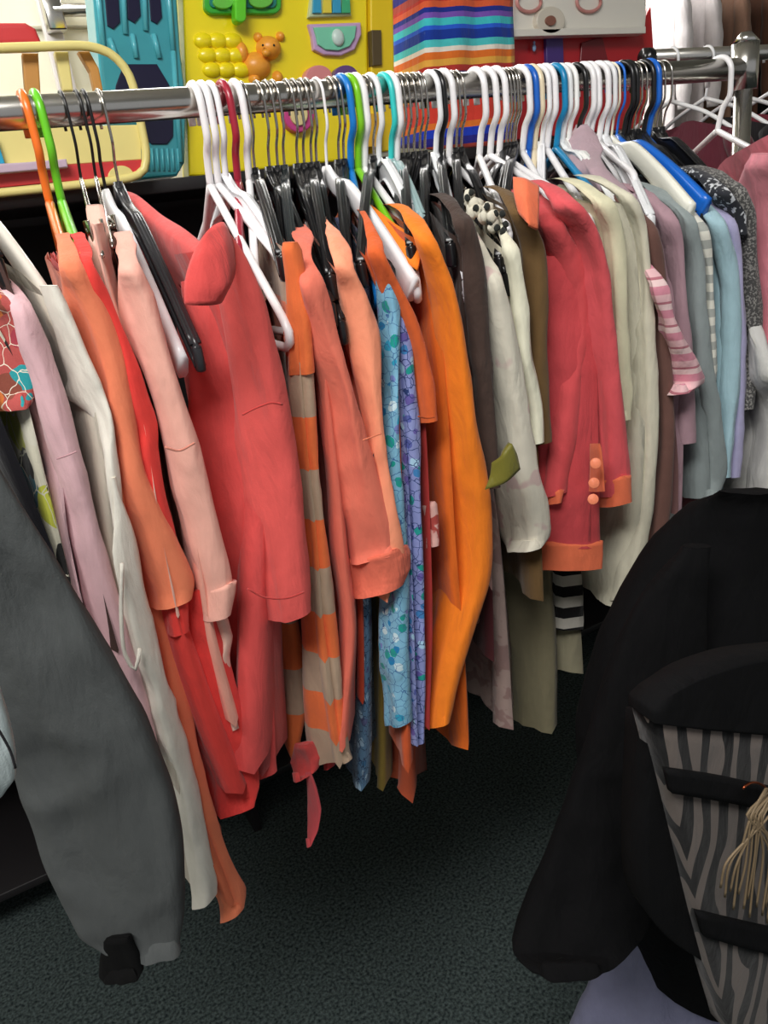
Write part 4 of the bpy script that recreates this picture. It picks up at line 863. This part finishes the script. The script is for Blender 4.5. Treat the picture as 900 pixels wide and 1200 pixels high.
# ------------------------------------------------------------------ foreground right
mblk = fab('#08080a', wr=.4, sheen=0)
e = empty('coat', at(900, 560, -.4), 'big black coat filling the lower right foreground', 'coat')
sleeve('body', mblk, [(576, 850, 960), (590, 820, 1000), (625, 782, 1030), (680, 750, 1060), (740, 724, 1080), (800, 706, 1100), (870, 694, 1110), (950, 700, 1120), (1040, 730, 1130), (1160, 770, 1140)], e, y=-.42, y1=-.44, depth=.6, nrow=40, nseg=44, wr=.005, seed=3, obl=.25, shoulder=False)
sleeve('sleeve', mblk, [(640, 800, 830), (700, 752, 830), (760, 722, 830), (830, 700, 822), (900, 680, 812), (980, 650, 796), (1050, 622, 776), (1095, 604, 756), (1120, 600, 735), (1140, 640, 700)], e, y=-.40, y1=-.46, depth=.6, nrow=40, nseg=44, wr=.005, seed=6, obl=.3, rip=.05)
# purple-blue dress under it
g = empty('skirt', at(800, 1100, -.42), 'lavender and pale blue skirt at the bottom edge under the black coat', 'skirt')
sleeve('body', fab('#8f90ae', wr=.5), [(1040, 745, 800), (1080, 728, 850), (1130, 704, 890), (1180, 688, 920), (1260, 670, 960)], g, y=-.36, y1=-.38, depth=.6, nrow=26, nseg=40, rip=.14, wr=.004, obl=.3)
# zebra bag
YZ = -.56
e = empty('handbag', at(840, 1000, YZ), 'zebra striped bag with black straps and beige tassel at the lower right', 'bag')
zeb = fabric('zebra', '#6d635d', pat=('zebra', 12, (1, 1, .3), '#0b0a0c'), rough=.7)
def zg(y, pts, th, name, mat, bulge=.012, n=20, m_=24):
    """pts: rows of pixel points"""
    R_ = [[at(a, b_, y) for a, b_ in r] for r in pts]
    G = bil(R_, n, m_)
    for i, r in enumerate(G):
        for j, p in enumerate(r):
            u = j/(n-1); v = i/(m_-1); r[j] = p+(CAM-p).normalized()*(bulge*math.sin(PI*min(1, u*1.0))*1.0)
    bm = bmesh.new(); sheet(bm, G, th); return link(name, bm, mat, e)
zg(YZ, [[(769, 845), (835, 852), (905, 858), (1000, 862)], [(783, 905), (845, 920), (910, 935), (1000, 945)], [(800, 985), (850, 1000), (915, 1010), (1000, 1020)], [(822, 1085), (870, 1100), (930, 1110), (1000, 1120)], [(858, 1215), (890, 1230), (950, 1240), (1020, 1250)]], .03, 'front_panel', zeb)
zg(YZ-.004, [[(778, 820), (820, 796), (880, 776), (990, 760)], [(768, 834), (825, 822), (895, 808), (995, 800)], [(767, 848), (832, 856), (903, 862), (1000, 866)]], .03, 'top_flap', mblk)
zg(YZ-.006, [[(782, 903), (845, 912), (905, 924), (1000, 934)], [(788, 930), (848, 940), (908, 952), (1000, 966)]], .006, 'strap', mblk, n=16, m_=5)
zg(YZ-.006, [[(818, 1070), (870, 1082), (920, 1092), (1000, 1102)], [(826, 1098), (874, 1112), (924, 1124), (1000, 1134)]], .006, 'strap', mblk, n=16, m_=5)
zg(YZ+.02, [[(760, 850), (800, 845), (900, 840)], [(754, 985), (800, 985), (900, 985)], [(758, 1065), (805, 1080), (900, 1085)], [(790, 1105), (830, 1125), (905, 1120)], [(850, 1140), (880, 1160), (910, 1170)]], .03, 'back_panel', mblk)
bm = bmesh.new(); tube(bm, [at(884+17*math.cos(a), 935+18*math.sin(a), YZ-.02) for a in [PI*1.2+k*.2*PI/2 for k in range(12)]], .0012, 8, 30); link('ring', bm, plain('copper', '#a8583a', .3, 1), e)
mtas = plain('tassel_beige', '#8b775c', .6)
random.seed(8)
for k in range(14):
    bm = bmesh.new(); x1_ = 846+k*5+random.uniform(-3, 3); x0_ = 905+random.uniform(-8, 12)
    tube(bm, [at(x0_, 925+random.uniform(-5, 10), YZ-.024), at(x0_-14-k, 955, YZ-.03), at(x1_+8, 1005+random.uniform(-10, 10), YZ-.028), at(x1_, 1050+k*2+random.uniform(-12, 12), YZ-.024)], .0011, 6, 20)
    link('tassel_strand', bm, mtas, e)
# its foreground rack, just outside the frame on the right
ph = at(985, 560, -.42); zr3 = ph.z+.13
e = empty('garment_rack', (ph.x+.9, -.42, 0), 'foreground chrome rack outside the right edge that carries the black coat', 'garment rack')
bm = bmesh.new(); cyl(bm, (ph.x-.03, -.42, zr3), (ph.x+.9, -.42, zr3), .0155, 24); link('rail', bm, chrome, e)
bm = bmesh.new(); cyl(bm, (ph.x+.88, -.42, .02), (ph.x+.88, -.42, zr3+.02), .015, 24); link('upright', bm, chrome, e)
bm = bmesh.new(); cyl(bm, (ph.x+.88, -.7, .03), (ph.x+.88, -.1, .03), .015, 24); link('foot', bm, chrome, e)
h = empty('clothes_hanger', (ph.x, -.42, ph.z), 'black hanger inside the big black coat in the foreground', 'clothes hanger', 'hangers on the racks behind')
h['group'] = 'foreground hangers'
bm = bmesh.new(); tube(bm, [(ph.x, -.42+p.y, p.z-ZR+zr3) for p in hook_pts(0, .0195, .1)], .003, 8, 26); link('hook', bm, blackp, h)
bm = bmesh.new(); tube(bm, [(ph.x-.012, -.41, ph.z-.06), (ph.x-.01, -.415, ph.z+.01), (ph.x, -.42, ph.z+.03), (ph.x+.04, -.42, ph.z), (ph.x+.11, -.42, ph.z-.06)], .007, 8, 20); link('frame', bm, blackp, h)
